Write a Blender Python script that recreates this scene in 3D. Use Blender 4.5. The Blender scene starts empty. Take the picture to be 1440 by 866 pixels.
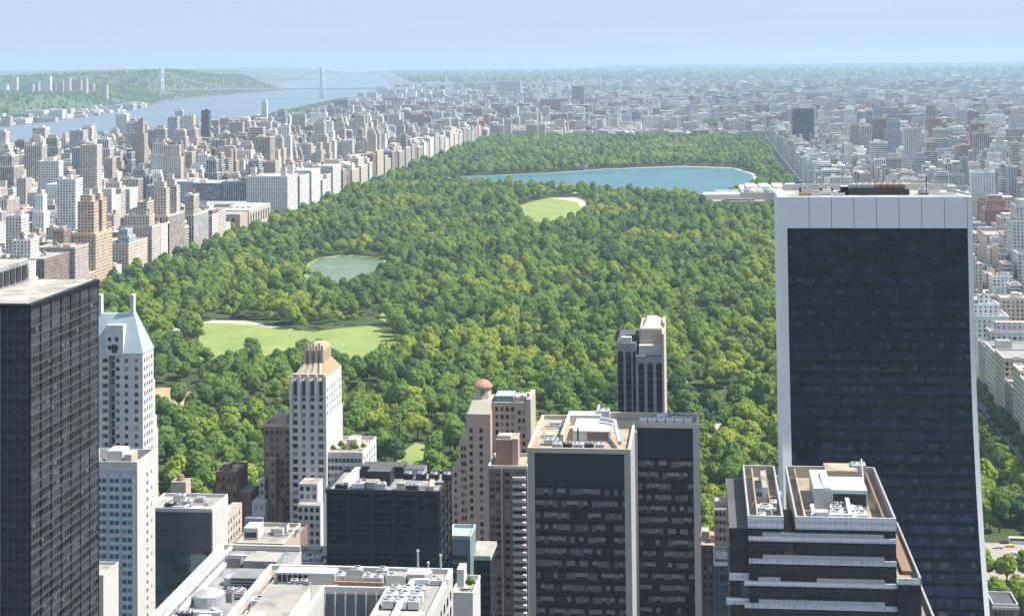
import bpy, math, random
import numpy as np
from math import radians, sin, cos, pi, tan, sqrt
from mathutils import Matrix, Vector

rnd = random.Random(7)
SC = bpy.context.scene
COL = SC.collection

# ------------------------------------------------------------------ camera
F = 2350.0                       # focal length in photo pixels (1440 wide)
CAMZ = 240.0
YAW, PITCH, ROLL = radians(6.43), radians(2.0), 0.0105
fwd = Vector((-sin(YAW) * cos(PITCH), cos(YAW) * cos(PITCH), sin(PITCH)))
h_r = Vector((cos(YAW), sin(YAW), 0.0))
up0 = h_r.cross(fwd)
rgt = h_r * cos(ROLL) - up0 * sin(ROLL)
upv = h_r * sin(ROLL) + up0 * cos(ROLL)
CY = 82.0 - F * tan(PITCH)
cam_d = bpy.data.cameras.new('camera')
cam = bpy.data.objects.new('camera', cam_d)
COL.objects.link(cam)
cam.matrix_world = Matrix(((rgt.x, upv.x, -fwd.x, 0), (rgt.y, upv.y, -fwd.y, 0), (rgt.z, upv.z, -fwd.z, CAMZ), (0, 0, 0, 1)))
cam_d.sensor_width = 36.0
cam_d.lens = F / 1440 * 36
cam_d.shift_y = (CY - 433) / 1440
cam_d.clip_start = 1.0
cam_d.clip_end = 120000
SC.camera = cam


def at(px, py, Y):
    d = fwd * F + rgt * (px - 720) - upv * (py - CY)
    t = Y / d.y
    return d.x * t, Y, CAMZ + d.z * t


def X(px, Y, py=650): return at(px, py, Y)[0]
def Z(px, py, Y): return at(px, py, Y)[2]


def ground_pt(px, py, z=0.0):
    d = fwd * F + rgt * (px - 720) - upv * (py - CY)
    t = (z - CAMZ) / d.z
    return d.x * t, d.y * t


def proj(x, y, z):
    v = Vector((x, y, z - CAMZ))
    w = v.dot(fwd)
    if w < 1: return None
    return 720 + F * v.dot(rgt) / w, CY - F * v.dot(upv) / w, w


# ------------------------------------------------------------------ materials
def new_mat(name):
    m = bpy.data.materials.new(name)
    m.use_nodes = True
    nt = m.node_tree
    b = nt.nodes['Principled BSDF']
    return m, nt, b


def N(nt, t, **k):
    n = nt.nodes.new(t)
    for a, v in k.items(): setattr(n, a, v)
    return n


def math_n(nt, op, a, b=None, c=None):
    n = N(nt, 'ShaderNodeMath', operation=op)
    for i, v in enumerate((a, b, c)):
        if v is None: continue
        if isinstance(v, (int, float)): n.inputs[i].default_value = v
        else: nt.links.new(v, n.inputs[i])
    return n.outputs[0]


def mixc(nt, f, a, b, mode='MIX'):
    n = N(nt, 'ShaderNodeMix', data_type='RGBA', blend_type=mode)
    for s, v in ((n.inputs[0], f), (n.inputs[6], a), (n.inputs[7], b)):
        if isinstance(v, (int, float)): s.default_value = v
        elif isinstance(v, tuple): s.default_value = (*v[:3], 1)
        else: nt.links.new(v, s)
    return n.outputs[2]


def plain(name, col, rough=0.8, var=0.25, scale=0.35, metal=0.0, spec=0.3):
    """Weathered matt surface: base colour broken by two scales of noise."""
    m, nt, b = new_mat(name)
    tc = N(nt, 'ShaderNodeNewGeometry')
    n1 = N(nt, 'ShaderNodeTexNoise'); n1.inputs['Scale'].default_value = scale
    n1.inputs['Detail'].default_value = 5
    nt.links.new(tc.outputs['Position'], n1.inputs['Vector'])
    d = tuple(c * (1 - var) for c in col); l = tuple(min(1, c * (1 + var)) for c in col)
    c = mixc(nt, n1.outputs[0], d, l)
    nt.links.new(c, b.inputs['Base Color'])
    b.inputs['Roughness'].default_value = rough
    b.inputs['Metallic'].default_value = metal
    b.inputs['Specular IOR Level'].default_value = spec
    return m


def curtain(name, glass, spandrel, bw, fh, gfrac=0.6, line=(0.1, 0.1, 0.12), lw=0.03, blind=(0.3, 0.3, 0.33), pblind=0.06,
            var=0.6, rough=0.12, spec=0.5, voff=0.0, refl_patch=0.0):
    """Glass wall: panes in bays of bw x fh metres, each pane its own tone, some with blinds drawn; spandrels below."""
    m, nt, b = new_mat(name)
    uv = N(nt, 'ShaderNodeUVMap'); uv.uv_map = 'UVMap'
    sep = N(nt, 'ShaderNodeSeparateXYZ'); nt.links.new(uv.outputs[0], sep.inputs[0])
    u = math_n(nt, 'DIVIDE', sep.outputs[0], bw)
    v = math_n(nt, 'DIVIDE', math_n(nt, 'ADD', sep.outputs[1], voff), fh)
    fu, fv = math_n(nt, 'FRACT', u), math_n(nt, 'FRACT', v)
    iu, iv = math_n(nt, 'FLOOR', u), math_n(nt, 'FLOOR', v)
    cmb = N(nt, 'ShaderNodeCombineXYZ'); nt.links.new(iu, cmb.inputs[0]); nt.links.new(iv, cmb.inputs[1])
    wn = N(nt, 'ShaderNodeTexWhiteNoise', noise_dimensions='3D'); nt.links.new(cmb.outputs[0], wn.inputs['Vector'])
    sp = N(nt, 'ShaderNodeSeparateColor'); nt.links.new(wn.outputs['Color'], sp.inputs[0])
    tone = math_n(nt, 'ADD', math_n(nt, 'MULTIPLY', sp.outputs[0], 2 * var), 1 - var)
    tn = N(nt, 'ShaderNodeVectorMath', operation='SCALE'); tn.inputs[0].default_value = glass
    nt.links.new(tone, tn.inputs['Scale'])
    # blinds come in runs along a floor
    bn = N(nt, 'ShaderNodeTexNoise'); bn.inputs['Scale'].default_value = 0.35
    sc3 = N(nt, 'ShaderNodeVectorMath', operation='MULTIPLY'); sc3.inputs[1].default_value = (1, 7.31, 1)
    nt.links.new(cmb.outputs[0], sc3.inputs[0]); nt.links.new(sc3.outputs[0], bn.inputs['Vector'])
    pr = math_n(nt, 'ADD', math_n(nt, 'MULTIPLY', bn.outputs[0], 0.65), math_n(nt, 'MULTIPLY', sp.outputs[1], 0.35))
    isb = math_n(nt, 'GREATER_THAN', pr, 1 - pblind if pblind <= 0.3 else 1 - pblind)
    down = math_n(nt, 'GREATER_THAN', fv, math_n(nt, 'ADD', (1 - gfrac), math_n(nt, 'MULTIPLY', sp.outputs[2], gfrac * 0.45)))
    bl = N(nt, 'ShaderNodeVectorMath', operation='SCALE'); bl.inputs[0].default_value = blind
    nt.links.new(math_n(nt, 'ADD', math_n(nt, 'MULTIPLY', sp.outputs[2], 0.8), 0.5), bl.inputs['Scale'])
    c = mixc(nt, math_n(nt, 'MULTIPLY', isb, down), tn.outputs[0], bl.outputs[0])
    isg = math_n(nt, 'GREATER_THAN', fv, 1 - gfrac)
    c = mixc(nt, isg, spandrel, c)
    if refl_patch:
        pn = N(nt, 'ShaderNodeTexNoise'); pn.inputs['Scale'].default_value = 0.05; pn.inputs['Detail'].default_value = 3  # broad reflections painted into the wall colour as paler streaks
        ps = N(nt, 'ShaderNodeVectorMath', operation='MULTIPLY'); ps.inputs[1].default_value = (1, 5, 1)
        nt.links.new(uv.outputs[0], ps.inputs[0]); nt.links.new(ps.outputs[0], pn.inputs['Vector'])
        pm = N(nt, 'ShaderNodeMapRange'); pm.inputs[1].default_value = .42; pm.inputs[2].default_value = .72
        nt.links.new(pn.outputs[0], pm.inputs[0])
        c = mixc(nt, math_n(nt, 'MULTIPLY', pm.outputs[0], refl_patch), c, tuple(x * 5 + .004 for x in glass))
    ln = math_n(nt, 'MAXIMUM', math_n(nt, 'LESS_THAN', fu, lw * 2), math_n(nt, 'LESS_THAN', fv, lw))
    c = mixc(nt, ln, c, line)
    nt.links.new(c, b.inputs['Base Color'])
    rg = math_n(nt, 'ADD', rough, math_n(nt, 'MULTIPLY', math_n(nt, 'MAXIMUM', ln, math_n(nt, 'SUBTRACT', 1.0, isg)), 0.35))
    nt.links.new(rg, b.inputs['Roughness'])
    b.inputs['Specular IOR Level'].default_value = spec
    # panes are never perfectly flush: every pane tilts a hair
    bp = N(nt, 'ShaderNodeBump'); bp.inputs['Strength'].default_value = 0.16; bp.inputs['Distance'].default_value = 0.3
    nt.links.new(sp.outputs[0], bp.inputs['Height']); nt.links.new(bp.outputs[0], b.inputs['Normal'])
    return m


def city_mat(name):
    """Facade of any far building: wall colour and window share come from the mesh, windows are a bay grid."""
    m, nt, b = new_mat(name)
    uv = N(nt, 'ShaderNodeUVMap'); uv.uv_map = 'UVMap'
    at_ = N(nt, 'ShaderNodeAttribute', attribute_name='col')
    sep = N(nt, 'ShaderNodeSeparateXYZ'); nt.links.new(uv.outputs[0], sep.inputs[0])
    u = math_n(nt, 'DIVIDE', sep.outputs[0], 3.6); v = math_n(nt, 'DIVIDE', sep.outputs[1], 3.3)
    fu, fv = math_n(nt, 'FRACT', u), math_n(nt, 'FRACT', v)
    cmb = N(nt, 'ShaderNodeCombineXYZ')
    nt.links.new(math_n(nt, 'FLOOR', u), cmb.inputs[0]); nt.links.new(math_n(nt, 'FLOOR', v), cmb.inputs[1])
    wn = N(nt, 'ShaderNodeTexWhiteNoise', noise_dimensions='3D'); nt.links.new(cmb.outputs[0], wn.inputs['Vector'])
    al = at_.outputs['Alpha']
    a = math_n(nt, 'FRACT', al)                       # whole part: 0 punched windows, 1 upright strips, 2 ribbons
    upright = math_n(nt, 'COMPARE', math_n(nt, 'FLOOR', al), 1.0, 0.1)
    ribbon = math_n(nt, 'GREATER_THAN', al, 1.99)
    wx = math_n(nt, 'LESS_THAN', math_n(nt, 'ABSOLUTE', math_n(nt, 'SUBTRACT', fu, 0.5)), math_n(nt, 'MULTIPLY', a, 0.5))
    wy = math_n(nt, 'LESS_THAN', math_n(nt, 'ABSOLUTE', math_n(nt, 'SUBTRACT', fv, 0.5)), 0.27)
    wx = math_n(nt, 'MAXIMUM', wx, ribbon); wy = math_n(nt, 'MAXIMUM', wy, upright)
    win = math_n(nt, 'MULTIPLY', wx, wy)
    sc = N(nt, 'ShaderNodeVectorMath', operation='SCALE'); sc.inputs[0].default_value = (0.26, 0.27, 0.30)
    nt.links.new(math_n(nt, 'POWER', wn.outputs['Value'], 2.2), sc.inputs['Scale'])
    geo = N(nt, 'ShaderNodeNewGeometry')
    n1 = N(nt, 'ShaderNodeTexNoise'); n1.inputs['Scale'].default_value = 0.12; n1.inputs['Detail'].default_value = 4
    nt.links.new(geo.outputs['Position'], n1.inputs['Vector'])
    st = N(nt, 'ShaderNodeVectorMath', operation='SCALE')
    nt.links.new(at_.outputs['Color'], st.inputs[0])
    nt.links.new(math_n(nt, 'ADD', math_n(nt, 'MULTIPLY', n1.outputs[0], 0.6), 0.7), st.inputs['Scale'])
    c = mixc(nt, win, st.outputs[0], sc.outputs[0])
    nt.links.new(c, b.inputs['Base Color'])
    nt.links.new(math_n(nt, 'SUBTRACT', 0.85, math_n(nt, 'MULTIPLY', win, 0.6)), b.inputs['Roughness'])
    b.inputs['Specular IOR Level'].default_value = 0.35
    return m


def leaf_mat(name, shift=0.0):
    m, nt, b = new_mat(name)
    oi = N(nt, 'ShaderNodeObjectInfo')
    geo = N(nt, 'ShaderNodeNewGeometry')
    n1 = N(nt, 'ShaderNodeTexNoise'); n1.inputs['Scale'].default_value = 0.0075; n1.inputs['Detail'].default_value = 3
    nt.links.new(geo.outputs['Position'], n1.inputs['Vector'])
    n2 = N(nt, 'ShaderNodeTexNoise'); n2.inputs['Scale'].default_value = 0.35; n2.inputs['Detail'].default_value = 3
    nt.links.new(geo.outputs['Position'], n2.inputs['Vector'])
    r = N(nt, 'ShaderNodeValToRGB')
    e = r.color_ramp.elements
    e[0].position = 0.0; e[0].color = (0.075, 0.140, 0.060, 1)
    e[1].position = 1.0; e[1].color = (0.330, 0.380, 0.068, 1)
    x = e.new(0.35); x.color = (0.140, 0.230, 0.064, 1)
    x = e.new(0.68); x.color = (0.215, 0.310, 0.064, 1)
    f = math_n(nt, 'ADD', math_n(nt, 'MULTIPLY', oi.outputs['Random'], 0.62), math_n(nt, 'MULTIPLY', n1.outputs[0], 1.9))
    f = math_n(nt, 'SUBTRACT', f, 0.73 - shift)
    f = math_n(nt, 'ADD', f, math_n(nt, 'MULTIPLY', math_n(nt, 'SUBTRACT', n2.outputs[0], 0.5), 0.35))
    nt.links.new(f, r.inputs[0])
    df = N(nt, 'ShaderNodeBsdfDiffuse'); tr = N(nt, 'ShaderNodeBsdfTranslucent'); mx = N(nt, 'ShaderNodeMixShader')
    mx.inputs[0].default_value = 0.38
    nt.links.new(r.outputs[0], df.inputs[0]); nt.links.new(r.outputs[0], tr.inputs[0])
    nt.links.new(df.outputs[0], mx.inputs[1]); nt.links.new(tr.outputs[0], mx.inputs[2])
    nt.links.new(mx.outputs[0], nt.nodes['Material Output'].inputs['Surface'])
    return m


def water_mat(name, col, rough=0.12, bump=0.15, scale=0.03, streak=0.3):
    m, nt, b = new_mat(name)
    geo = N(nt, 'ShaderNodeNewGeometry')
    n1 = N(nt, 'ShaderNodeTexNoise'); n1.inputs['Scale'].default_value = scale; n1.inputs['Detail'].default_value = 6
    nt.links.new(geo.outputs['Position'], n1.inputs['Vector'])
    c = mixc(nt, n1.outputs[0], tuple(x * (1 - streak) for x in col), tuple(x * (1 + streak) for x in col))
    nt.links.new(c, b.inputs['Base Color'])
    b.inputs['Roughness'].default_value = rough
    b.inputs['IOR'].default_value = 1.33
    n2 = N(nt, 'ShaderNodeTexNoise'); n2.inputs['Scale'].default_value = 0.35; n2.inputs['Detail'].default_value = 4
    nt.links.new(geo.outputs['Position'], n2.inputs['Vector'])
    bp = N(nt, 'ShaderNodeBump'); bp.inputs['Strength'].default_value = bump; bp.inputs['Distance'].default_value = 1.0
    nt.links.new(n2.outputs[0], bp.inputs['Height']); nt.links.new(bp.outputs[0], b.inputs['Normal'])
    return m


def ground_mat(name):
    """Town ground near, mixed woods, roofs and yards far out."""
    m, nt, b = new_mat(name)
    geo = N(nt, 'ShaderNodeNewGeometry')
    n1 = N(nt, 'ShaderNodeTexNoise'); n1.inputs['Scale'].default_value = 0.02; n1.inputs['Detail'].default_value = 6
    nt.links.new(geo.outputs['Position'], n1.inputs['Vector'])
    town = mixc(nt, n1.outputs[0], (0.045, 0.045, 0.05), (0.13, 0.125, 0.12))
    n2 = N(nt, 'ShaderNodeTexNoise'); n2.inputs['Scale'].default_value = 0.0016; n2.inputs['Detail'].default_value = 8
    n2.inputs['Roughness'].default_value = 0.65
    nt.links.new(geo.outputs['Position'], n2.inputs['Vector'])
    vor = N(nt, 'ShaderNodeTexVoronoi'); vor.inputs['Scale'].default_value = 0.012
    nt.links.new(geo.outputs['Position'], vor.inputs['Vector'])
    vs = N(nt, 'ShaderNodeSeparateColor'); nt.links.new(vor.outputs['Color'], vs.inputs[0])
    yard = mixc(nt, vs.outputs[0], (0.06, 0.075, 0.04), (0.30, 0.28, 0.25))
    wood = mixc(nt, vs.outputs[1], (0.03, 0.055, 0.02), (0.06, 0.09, 0.03))
    rr = N(nt, 'ShaderNodeMapRange'); rr.inputs[1].default_value = 0.42; rr.inputs[2].default_value = 0.62
    nt.links.new(n2.outputs[0], rr.inputs[0])
    far = mixc(nt, rr.outputs[0], wood, yard)
    sep = N(nt, 'ShaderNodeSeparateXYZ'); nt.links.new(geo.outputs['Position'], sep.inputs[0])
    r2 = N(nt, 'ShaderNodeMapRange'); r2.inputs[1].default_value = 8000; r2.inputs[2].default_value = 12500
    nt.links.new(sep.outputs[1], r2.inputs[0])
    c = mixc(nt, r2.outputs[0], town, far)
    nt.links.new(c, b.inputs['Base Color'])
    b.inputs['Roughness'].default_value = 0.95
    return m


def grass_mat(name, a, bcol, scale=0.05):
    m, nt, b = new_mat(name)
    geo = N(nt, 'ShaderNodeNewGeometry')
    n1 = N(nt, 'ShaderNodeTexNoise'); n1.inputs['Scale'].default_value = scale; n1.inputs['Detail'].default_value = 7
    n1.inputs['Roughness'].default_value = 0.65
    nt.links.new(geo.outputs['Position'], n1.inputs['Vector'])
    rr = N(nt, 'ShaderNodeMapRange'); rr.inputs[1].default_value = 0.3; rr.inputs[2].default_value = 0.7
    nt.links.new(n1.outputs[0], rr.inputs[0])
    nt.links.new(mixc(nt, rr.outputs[0], a, bcol), b.inputs['Base Color'])
    b.inputs['Roughness'].default_value = 0.95
    b.inputs['Specular IOR Level'].default_value = 0.1
    return m


def roofing(name, col, dirt=(0.10, 0.095, 0.09)):
    """Roof membrane: patched in rectangles, stained where water stands, speckled with grit."""
    m, nt, b = new_mat(name)
    geo = N(nt, 'ShaderNodeNewGeometry')
    vo = N(nt, 'ShaderNodeTexVoronoi', distance='CHEBYCHEV'); vo.inputs['Scale'].default_value = 0.11
    nt.links.new(geo.outputs['Position'], vo.inputs['Vector'])
    vs_ = N(nt, 'ShaderNodeSeparateColor'); nt.links.new(vo.outputs['Color'], vs_.inputs[0])
    c = mixc(nt, vs_.outputs[0], tuple(x * .78 for x in col), tuple(x * 1.2 for x in col))
    n1 = N(nt, 'ShaderNodeTexNoise'); n1.inputs['Scale'].default_value = .16; n1.inputs['Detail'].default_value = 7; n1.inputs['Roughness'].default_value = .62
    nt.links.new(geo.outputs['Position'], n1.inputs['Vector'])
    rr = N(nt, 'ShaderNodeMapRange'); rr.inputs[1].default_value = .52; rr.inputs[2].default_value = .70; rr.inputs[4].default_value = .75
    nt.links.new(n1.outputs[0], rr.inputs[0])
    c = mixc(nt, rr.outputs[0], c, dirt)
    n2 = N(nt, 'ShaderNodeTexNoise'); n2.inputs['Scale'].default_value = 1.4; n2.inputs['Detail'].default_value = 3
    nt.links.new(geo.outputs['Position'], n2.inputs['Vector'])
    c = mixc(nt, math_n(nt, 'MULTIPLY', n2.outputs[0], .45), c, tuple(x * .55 for x in col))
    nt.links.new(c, b.inputs['Base Color'])
    b.inputs['Roughness'].default_value = .9; b.inputs['Specular IOR Level'].default_value = .2
    return m


M = {}
M['city'] = city_mat('city facade')
M['leaf'] = leaf_mat('leaves')
M['bark'] = plain('bark', (0.07, 0.055, 0.04), 0.95)
M['white'] = plain('white stone', (0.50, 0.49, 0.475), 0.7, 0.12)
M['travertine'] = plain('travertine', (0.68, 0.69, 0.71), 0.6, 0.08, 0.08)
M['cream'] = plain('cream stone', (0.44, 0.39, 0.33), 0.8, 0.15)
M['limestone'] = plain('grey limestone', (0.52, 0.515, 0.52), 0.8, 0.12)
M['beige'] = plain('beige brick', (0.43, 0.34, 0.27), 0.85, 0.15)
M['pink_beige'] = plain('pinkish brick', (0.45, 0.34, 0.29), 0.85, 0.15)
M['brown'] = plain('brown brick', (0.20, 0.15, 0.125), 0.85, 0.2)
M['redbrown'] = plain('red brown brick', (0.17, 0.095, 0.08), 0.85, 0.2)
M['redbrick'] = plain('red brick', (0.33, 0.19, 0.145), 0.85, 0.2)
M['terracotta'] = plain('terracotta tiles', (0.37, 0.20, 0.14), 0.8, 0.2, 1.0)
M['gold'] = plain('gilded roof', (0.37, 0.275, 0.165), 0.55, 0.2, 0.8, spec=0.5)
M['copper'] = plain('pale green copper', (0.34, 0.42, 0.45), 0.6, 0.15)
M['teal'] = plain('teal cladding', (0.16, 0.25, 0.27), 0.5, 0.2)
M['roof_pale'] = roofing('pale roofing', (0.36, 0.34, 0.31))
M['roof_tan'] = roofing('tan roofing', (0.36, 0.30, 0.235))
M['roof_grey'] = roofing('grey roofing', (0.27, 0.27, 0.28))
M['roof_dark'] = roofing('dark roofing', (0.10, 0.10, 0.11))
M['metal'] = plain('galvanised metal', (0.42, 0.43, 0.45), 0.45, 0.25, 0.8, metal=0.3)
M['metal_dark'] = plain('dark metal', (0.030, 0.032, 0.040), 0.5, 0.3, 0.8)
M['metal_white'] = plain('white painted metal', (0.55, 0.56, 0.57), 0.5, 0.12, 0.8)
M['rust'] = plain('rusty cooler', (0.33, 0.20, 0.12), 0.8, 0.4, 0.8)
M['pier_grey'] = plain('grey granite pier', (0.34, 0.33, 0.33), 0.7, 0.12)
M['black'] = plain('black metal', (0.010, 0.010, 0.014), 0.4, 0.3, spec=0.15)
M['wood'] = plain('weathered wood', (0.22, 0.15, 0.10), 0.9, 0.3, 1.0)
M['glass_dark'] = plain('dark window glass', (0.012, 0.015, 0.024), 0.12, 0.6, 0.5, spec=0.5)
M['glass_blue'] = plain('blue window glass', (0.05, 0.08, 0.12), 0.12, 0.5, 0.5, spec=0.5)
M['glass_mid'] = plain('half curtained glass', (0.07, 0.075, 0.09), 0.2, 0.5, 0.6, spec=0.5)
M['glass_blind'] = plain('window with drawn blind', (0.22, 0.22, 0.23), 0.4, 0.3, 0.6)
M['asphalt'] = plain('asphalt', (0.055, 0.055, 0.06), 0.9, 0.25, 0.3)
M['pavement'] = plain('pale pavement', (0.28, 0.255, 0.22), 0.9, 0.15, 0.3)
M['sand'] = plain('sandy ballfield', (0.36, 0.26, 0.16), 0.95, 0.15, 0.1)
M['path'] = plain('pale park path', (0.40, 0.37, 0.32), 0.95, 0.2, 0.1)
M['grid'] = plain('dull grey grid metal', (0.075, 0.076, 0.084), 0.5, 0.2)
M['paint'] = plain('white road paint', (0.75, 0.75, 0.73), 0.8, 0.1)


# ------------------------------------------------------------------ mesh building
class MB:
    def __init__(s):
        s.v = []; s.f = []; s.uv = []; s.m = []; s.c = []

    def face(s, pts, mat=0, col=(1, 1, 1, 0), uvs=None):
        n = len(s.v)
        s.v += pts; s.f.append(tuple(range(n, n + len(pts)))); s.m.append(mat)
        if uvs is None:
            uvs = [(p[0] + p[2] * 0.0, p[1]) for p in pts]
        s.uv += uvs; s.c += [col] * len(pts)

    def wall(s, a, b, z0, z1, mat=0, col=(1, 1, 1, 0), u0=0.0):
        """vertical quad from a to b (seen from outside, a at left)"""
        L = sqrt((b[0] - a[0]) ** 2 + (b[1] - a[1]) ** 2)
        s.face([(a[0], a[1], z0), (b[0], b[1], z0), (b[0], b[1], z1), (a[0], a[1], z1)], mat, col,
               [(u0, z0), (u0 + L, z0), (u0 + L, z1), (u0, z1)])

    def prism(s, poly, z0, z1, mat=0, top=None, col=(1, 1, 1, 0), tcol=None, bottom=False, u0=0.0):
        """poly counter-clockwise from above"""
        for i in range(len(poly)):
            s.wall(poly[i], poly[(i + 1) % len(poly)], z0, z1, mat, col, u0 + i * 57.6)
        s.face([(p[0], p[1], z1) for p in poly], mat if top is None else top, tcol or col)
        if bottom: s.face([(p[0], p[1], z0) for p in reversed(poly)], mat, col)

    def box(s, x0, x1, y0, y1, z0, z1, mat=0, top=None, col=(1, 1, 1, 0), tcol=None, bottom=False, u0=0.0):
        s.prism([(x0, y0), (x1, y0), (x1, y1), (x0, y1)], z0, z1, mat, top, col, tcol, bottom, u0)

    def frustum(s, b, t, z0, z1, mat=0, top=None, col=(1, 1, 1, 0)):
        """b, t = (x0,x1,y0,y1)"""
        B = [(b[0], b[2]), (b[1], b[2]), (b[1], b[3]), (b[0], b[3])]
        T = [(t[0], t[2]), (t[1], t[2]), (t[1], t[3]), (t[0], t[3])]
        for i in range(4):
            j = (i + 1) % 4
            s.face([(*B[i], z0), (*B[j], z0), (*T[j], z1), (*T[i], z1)], mat, col)
        s.face([(*p, z1) for p in T], mat if top is None else top, col)

    def cyl(s, x, y, z0, z1, r0, r1=None, n=12, mat=0, col=(1, 1, 1, 0), cap=True):
        r1 = r0 if r1 is None else r1
        A = [(x + r0 * cos(2 * pi * i / n), y + r0 * sin(2 * pi * i / n), z0) for i in range(n)]
        B = [(x + r1 * cos(2 * pi * i / n), y + r1 * sin(2 * pi * i / n), z1) for i in range(n)]
        for i in range(n):
            j = (i + 1) % n
            if r1 > 1e-6: s.face([A[i], A[j], B[j], B[i]], mat, col)
            else: s.face([A[i], A[j], (x, y, z1)], mat, col)
        if cap and r1 > 1e-6: s.face(B, mat, col)

    def bar(s, a, b, w, mat=0, col=(1, 1, 1, 0)):
        a, b = Vector(a), Vector(b)
        d = (b - a).normalized()
        q = Vector((0, 0, 1)) if abs(d.z) < 0.9 else Vector((1, 0, 0))
        sx = d.cross(q).normalized() * w * 0.5; sy = d.cross(sx).normalized() * w * 0.5
        c = [sx + sy, -sx + sy, -sx - sy, sx - sy]
        for i in range(4):
            j = (i + 1) % 4
            s.face([tuple(a + c[i]), tuple(b + c[i]), tuple(b + c[j]), tuple(a + c[j])], mat, col)
        s.face([tuple(b + k) for k in c], mat, col); s.face([tuple(a + k) for k in reversed(c)], mat, col)

    def build(s, name, mats, parent=None, origin=None):
        if not isinstance(mats, (list, tuple)): mats = [mats]
        ox, oy, oz = wloc(parent) if parent is not None else (origin or (0, 0, 0))
        me = bpy.data.meshes.new(name)
        me.from_pydata([(p[0] - ox, p[1] - oy, p[2] - oz) for p in s.v], [], s.f)
        for m in mats: me.materials.append(m)
        me.polygons.foreach_set('material_index', s.m)
        uvl = me.uv_layers.new(name='UVMap')
        uvl.data.foreach_set('uv', np.array(s.uv, np.float32).ravel())
        ca = me.color_attributes.new('col', 'FLOAT_COLOR', 'CORNER')
        ca.data.foreach_set('color', np.array(s.c, np.float32).ravel())
        me.update()
        o = bpy.data.objects.new(name, me)
        COL.objects.link(o)
        if parent is not None: o.parent = parent
        elif origin: o.location = origin
        return o


def wloc(o):
    x = y = z = 0.0
    while o is not None:
        x += o.location.x; y += o.location.y; z += o.location.z; o = o.parent
    return x, y, z


def tag(o, label=None, cat=None, group=None, kind=None):
    if label: o['label'] = label
    if cat: o['category'] = cat
    if group: o['group'] = group
    if kind: o['kind'] = kind
    return o


def thing(name, label, cat, loc, group=None):
    o = bpy.data.objects.new(name, None)
    COL.objects.link(o)
    o.location = loc
    o.empty_display_size = 1
    return tag(o, label, cat, group)


def bx(name, root, m, *a, top=None, **k):
    """one box as a part"""
    mb = MB(); mb.box(*a, top=1 if top else None, **k)
    return mb.build(name, [m, top] if top else [m], root)


_pane = {}
def win_grid(root, specs, mat, sort='z'):
    """specs: list of (face, us, zs, w, h, plane). The 100 highest panes become parts, the rest one stuff part."""
    cells = []
    for (face, us, zs, w, h, plane) in specs:
        for z in zs:
            for u in us: cells.append((z, u, face, w, h, plane))
    cells.sort(key=lambda c: -c[0])
    ox, oy, oz = wloc(root)
    wr = random.Random(len(cells) * 7 + int(cells[0][0]))
    alt = (mat, mat, mat, mat, M['glass_mid'], M['glass_mid'], M['glass_blind'])
    for (z, u, face, w, h, plane) in cells[:100]:
        mt = wr.choice(alt)
        key = (face, round(w, 2), round(h, 2), mt.name)
        x, y = (u, plane) if face == 'S' else (plane, u)
        if key not in _pane:
            mb = MB()
            if face == 'S': mb.box(-w / 2, w / 2, -0.05, 0.2, 0, h, bottom=True)
            else: mb.box(-0.2, 0.05, -w / 2, w / 2, 0, h, bottom=True)
            o = mb.build('window', [mt], None)
            _pane[key] = o.data
        else:
            o = bpy.data.objects.new('window', _pane[key]); COL.objects.link(o)
        o.parent = root; o.location = (x - ox, y - oy, z - oz)
    if len(cells) > 100:
        mb = MB()
        for (z, u, face, w, h, plane) in cells[100:]:
            k = wr.choice((0, 0, 0, 0, 1, 1, 2))
            if face == 'S': mb.box(u - w / 2, u + w / 2, plane - 0.05, plane + 0.2, z, z + h, k, bottom=True)
            else: mb.box(plane - 0.2, plane + 0.05, u - w / 2, u + w / 2, z, z + h, k, bottom=True)
        tag(mb.build('lower_windows', [mat, M['glass_mid'], M['glass_blind']], root), kind='stuff')


def lin(a, b, n): return [a + (b - a) * (i + 0.5) / n for i in range(n)]


def parapet(mb, x0, x1, y0, y1, z, h=1.1, t=0.5, mat=0):
    mb.box(x0, x1, y0, y0 + t, z, z + h, mat)
    mb.box(x0, x1, y1 - t, y1, z, z + h, mat)
    mb.box(x0, x0 + t, y0 + t + .003, y1 - t - .003, z, z + h, mat)
    mb.box(x1 - t, x1, y0 + t + .003, y1 - t - .003, z, z + h, mat)


def cooling_unit(root, x, y, z, w=4, d=3, h=2.2, nf=2, m='metal'):
    mb = MB()
    mb.box(x, x + w, y, y + d, z + 0.4, z + h, 0)
    mb.box(x + .2, x + w - .2, y + .2, y + d - .2, z, z + 0.38, 1)
    u = mb.build('cooling_unit', [M[m], M['metal_dark']], root)
    fb = MB()
    for i in range(nf):
        fb.cyl(x + w * (i + .5) / nf, y + d / 2, z + h, z + h + 0.5, min(w / nf, d) * .38, n=10)
        fb.cyl(x + w * (i + .5) / nf, y + d / 2, z + h + .501, z + h + 0.52, min(w / nf, d) * .28, n=10, mat=1)
    fb.build('fan', [M['metal_white'], M['metal_dark']], u)


def duct(root, pts, w, m='metal_white'):
    mb = MB()
    for a, b in zip(pts, pts[1:]): mb.bar(a, b, w)
    return mb.build('duct', [M[m]], root)


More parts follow.
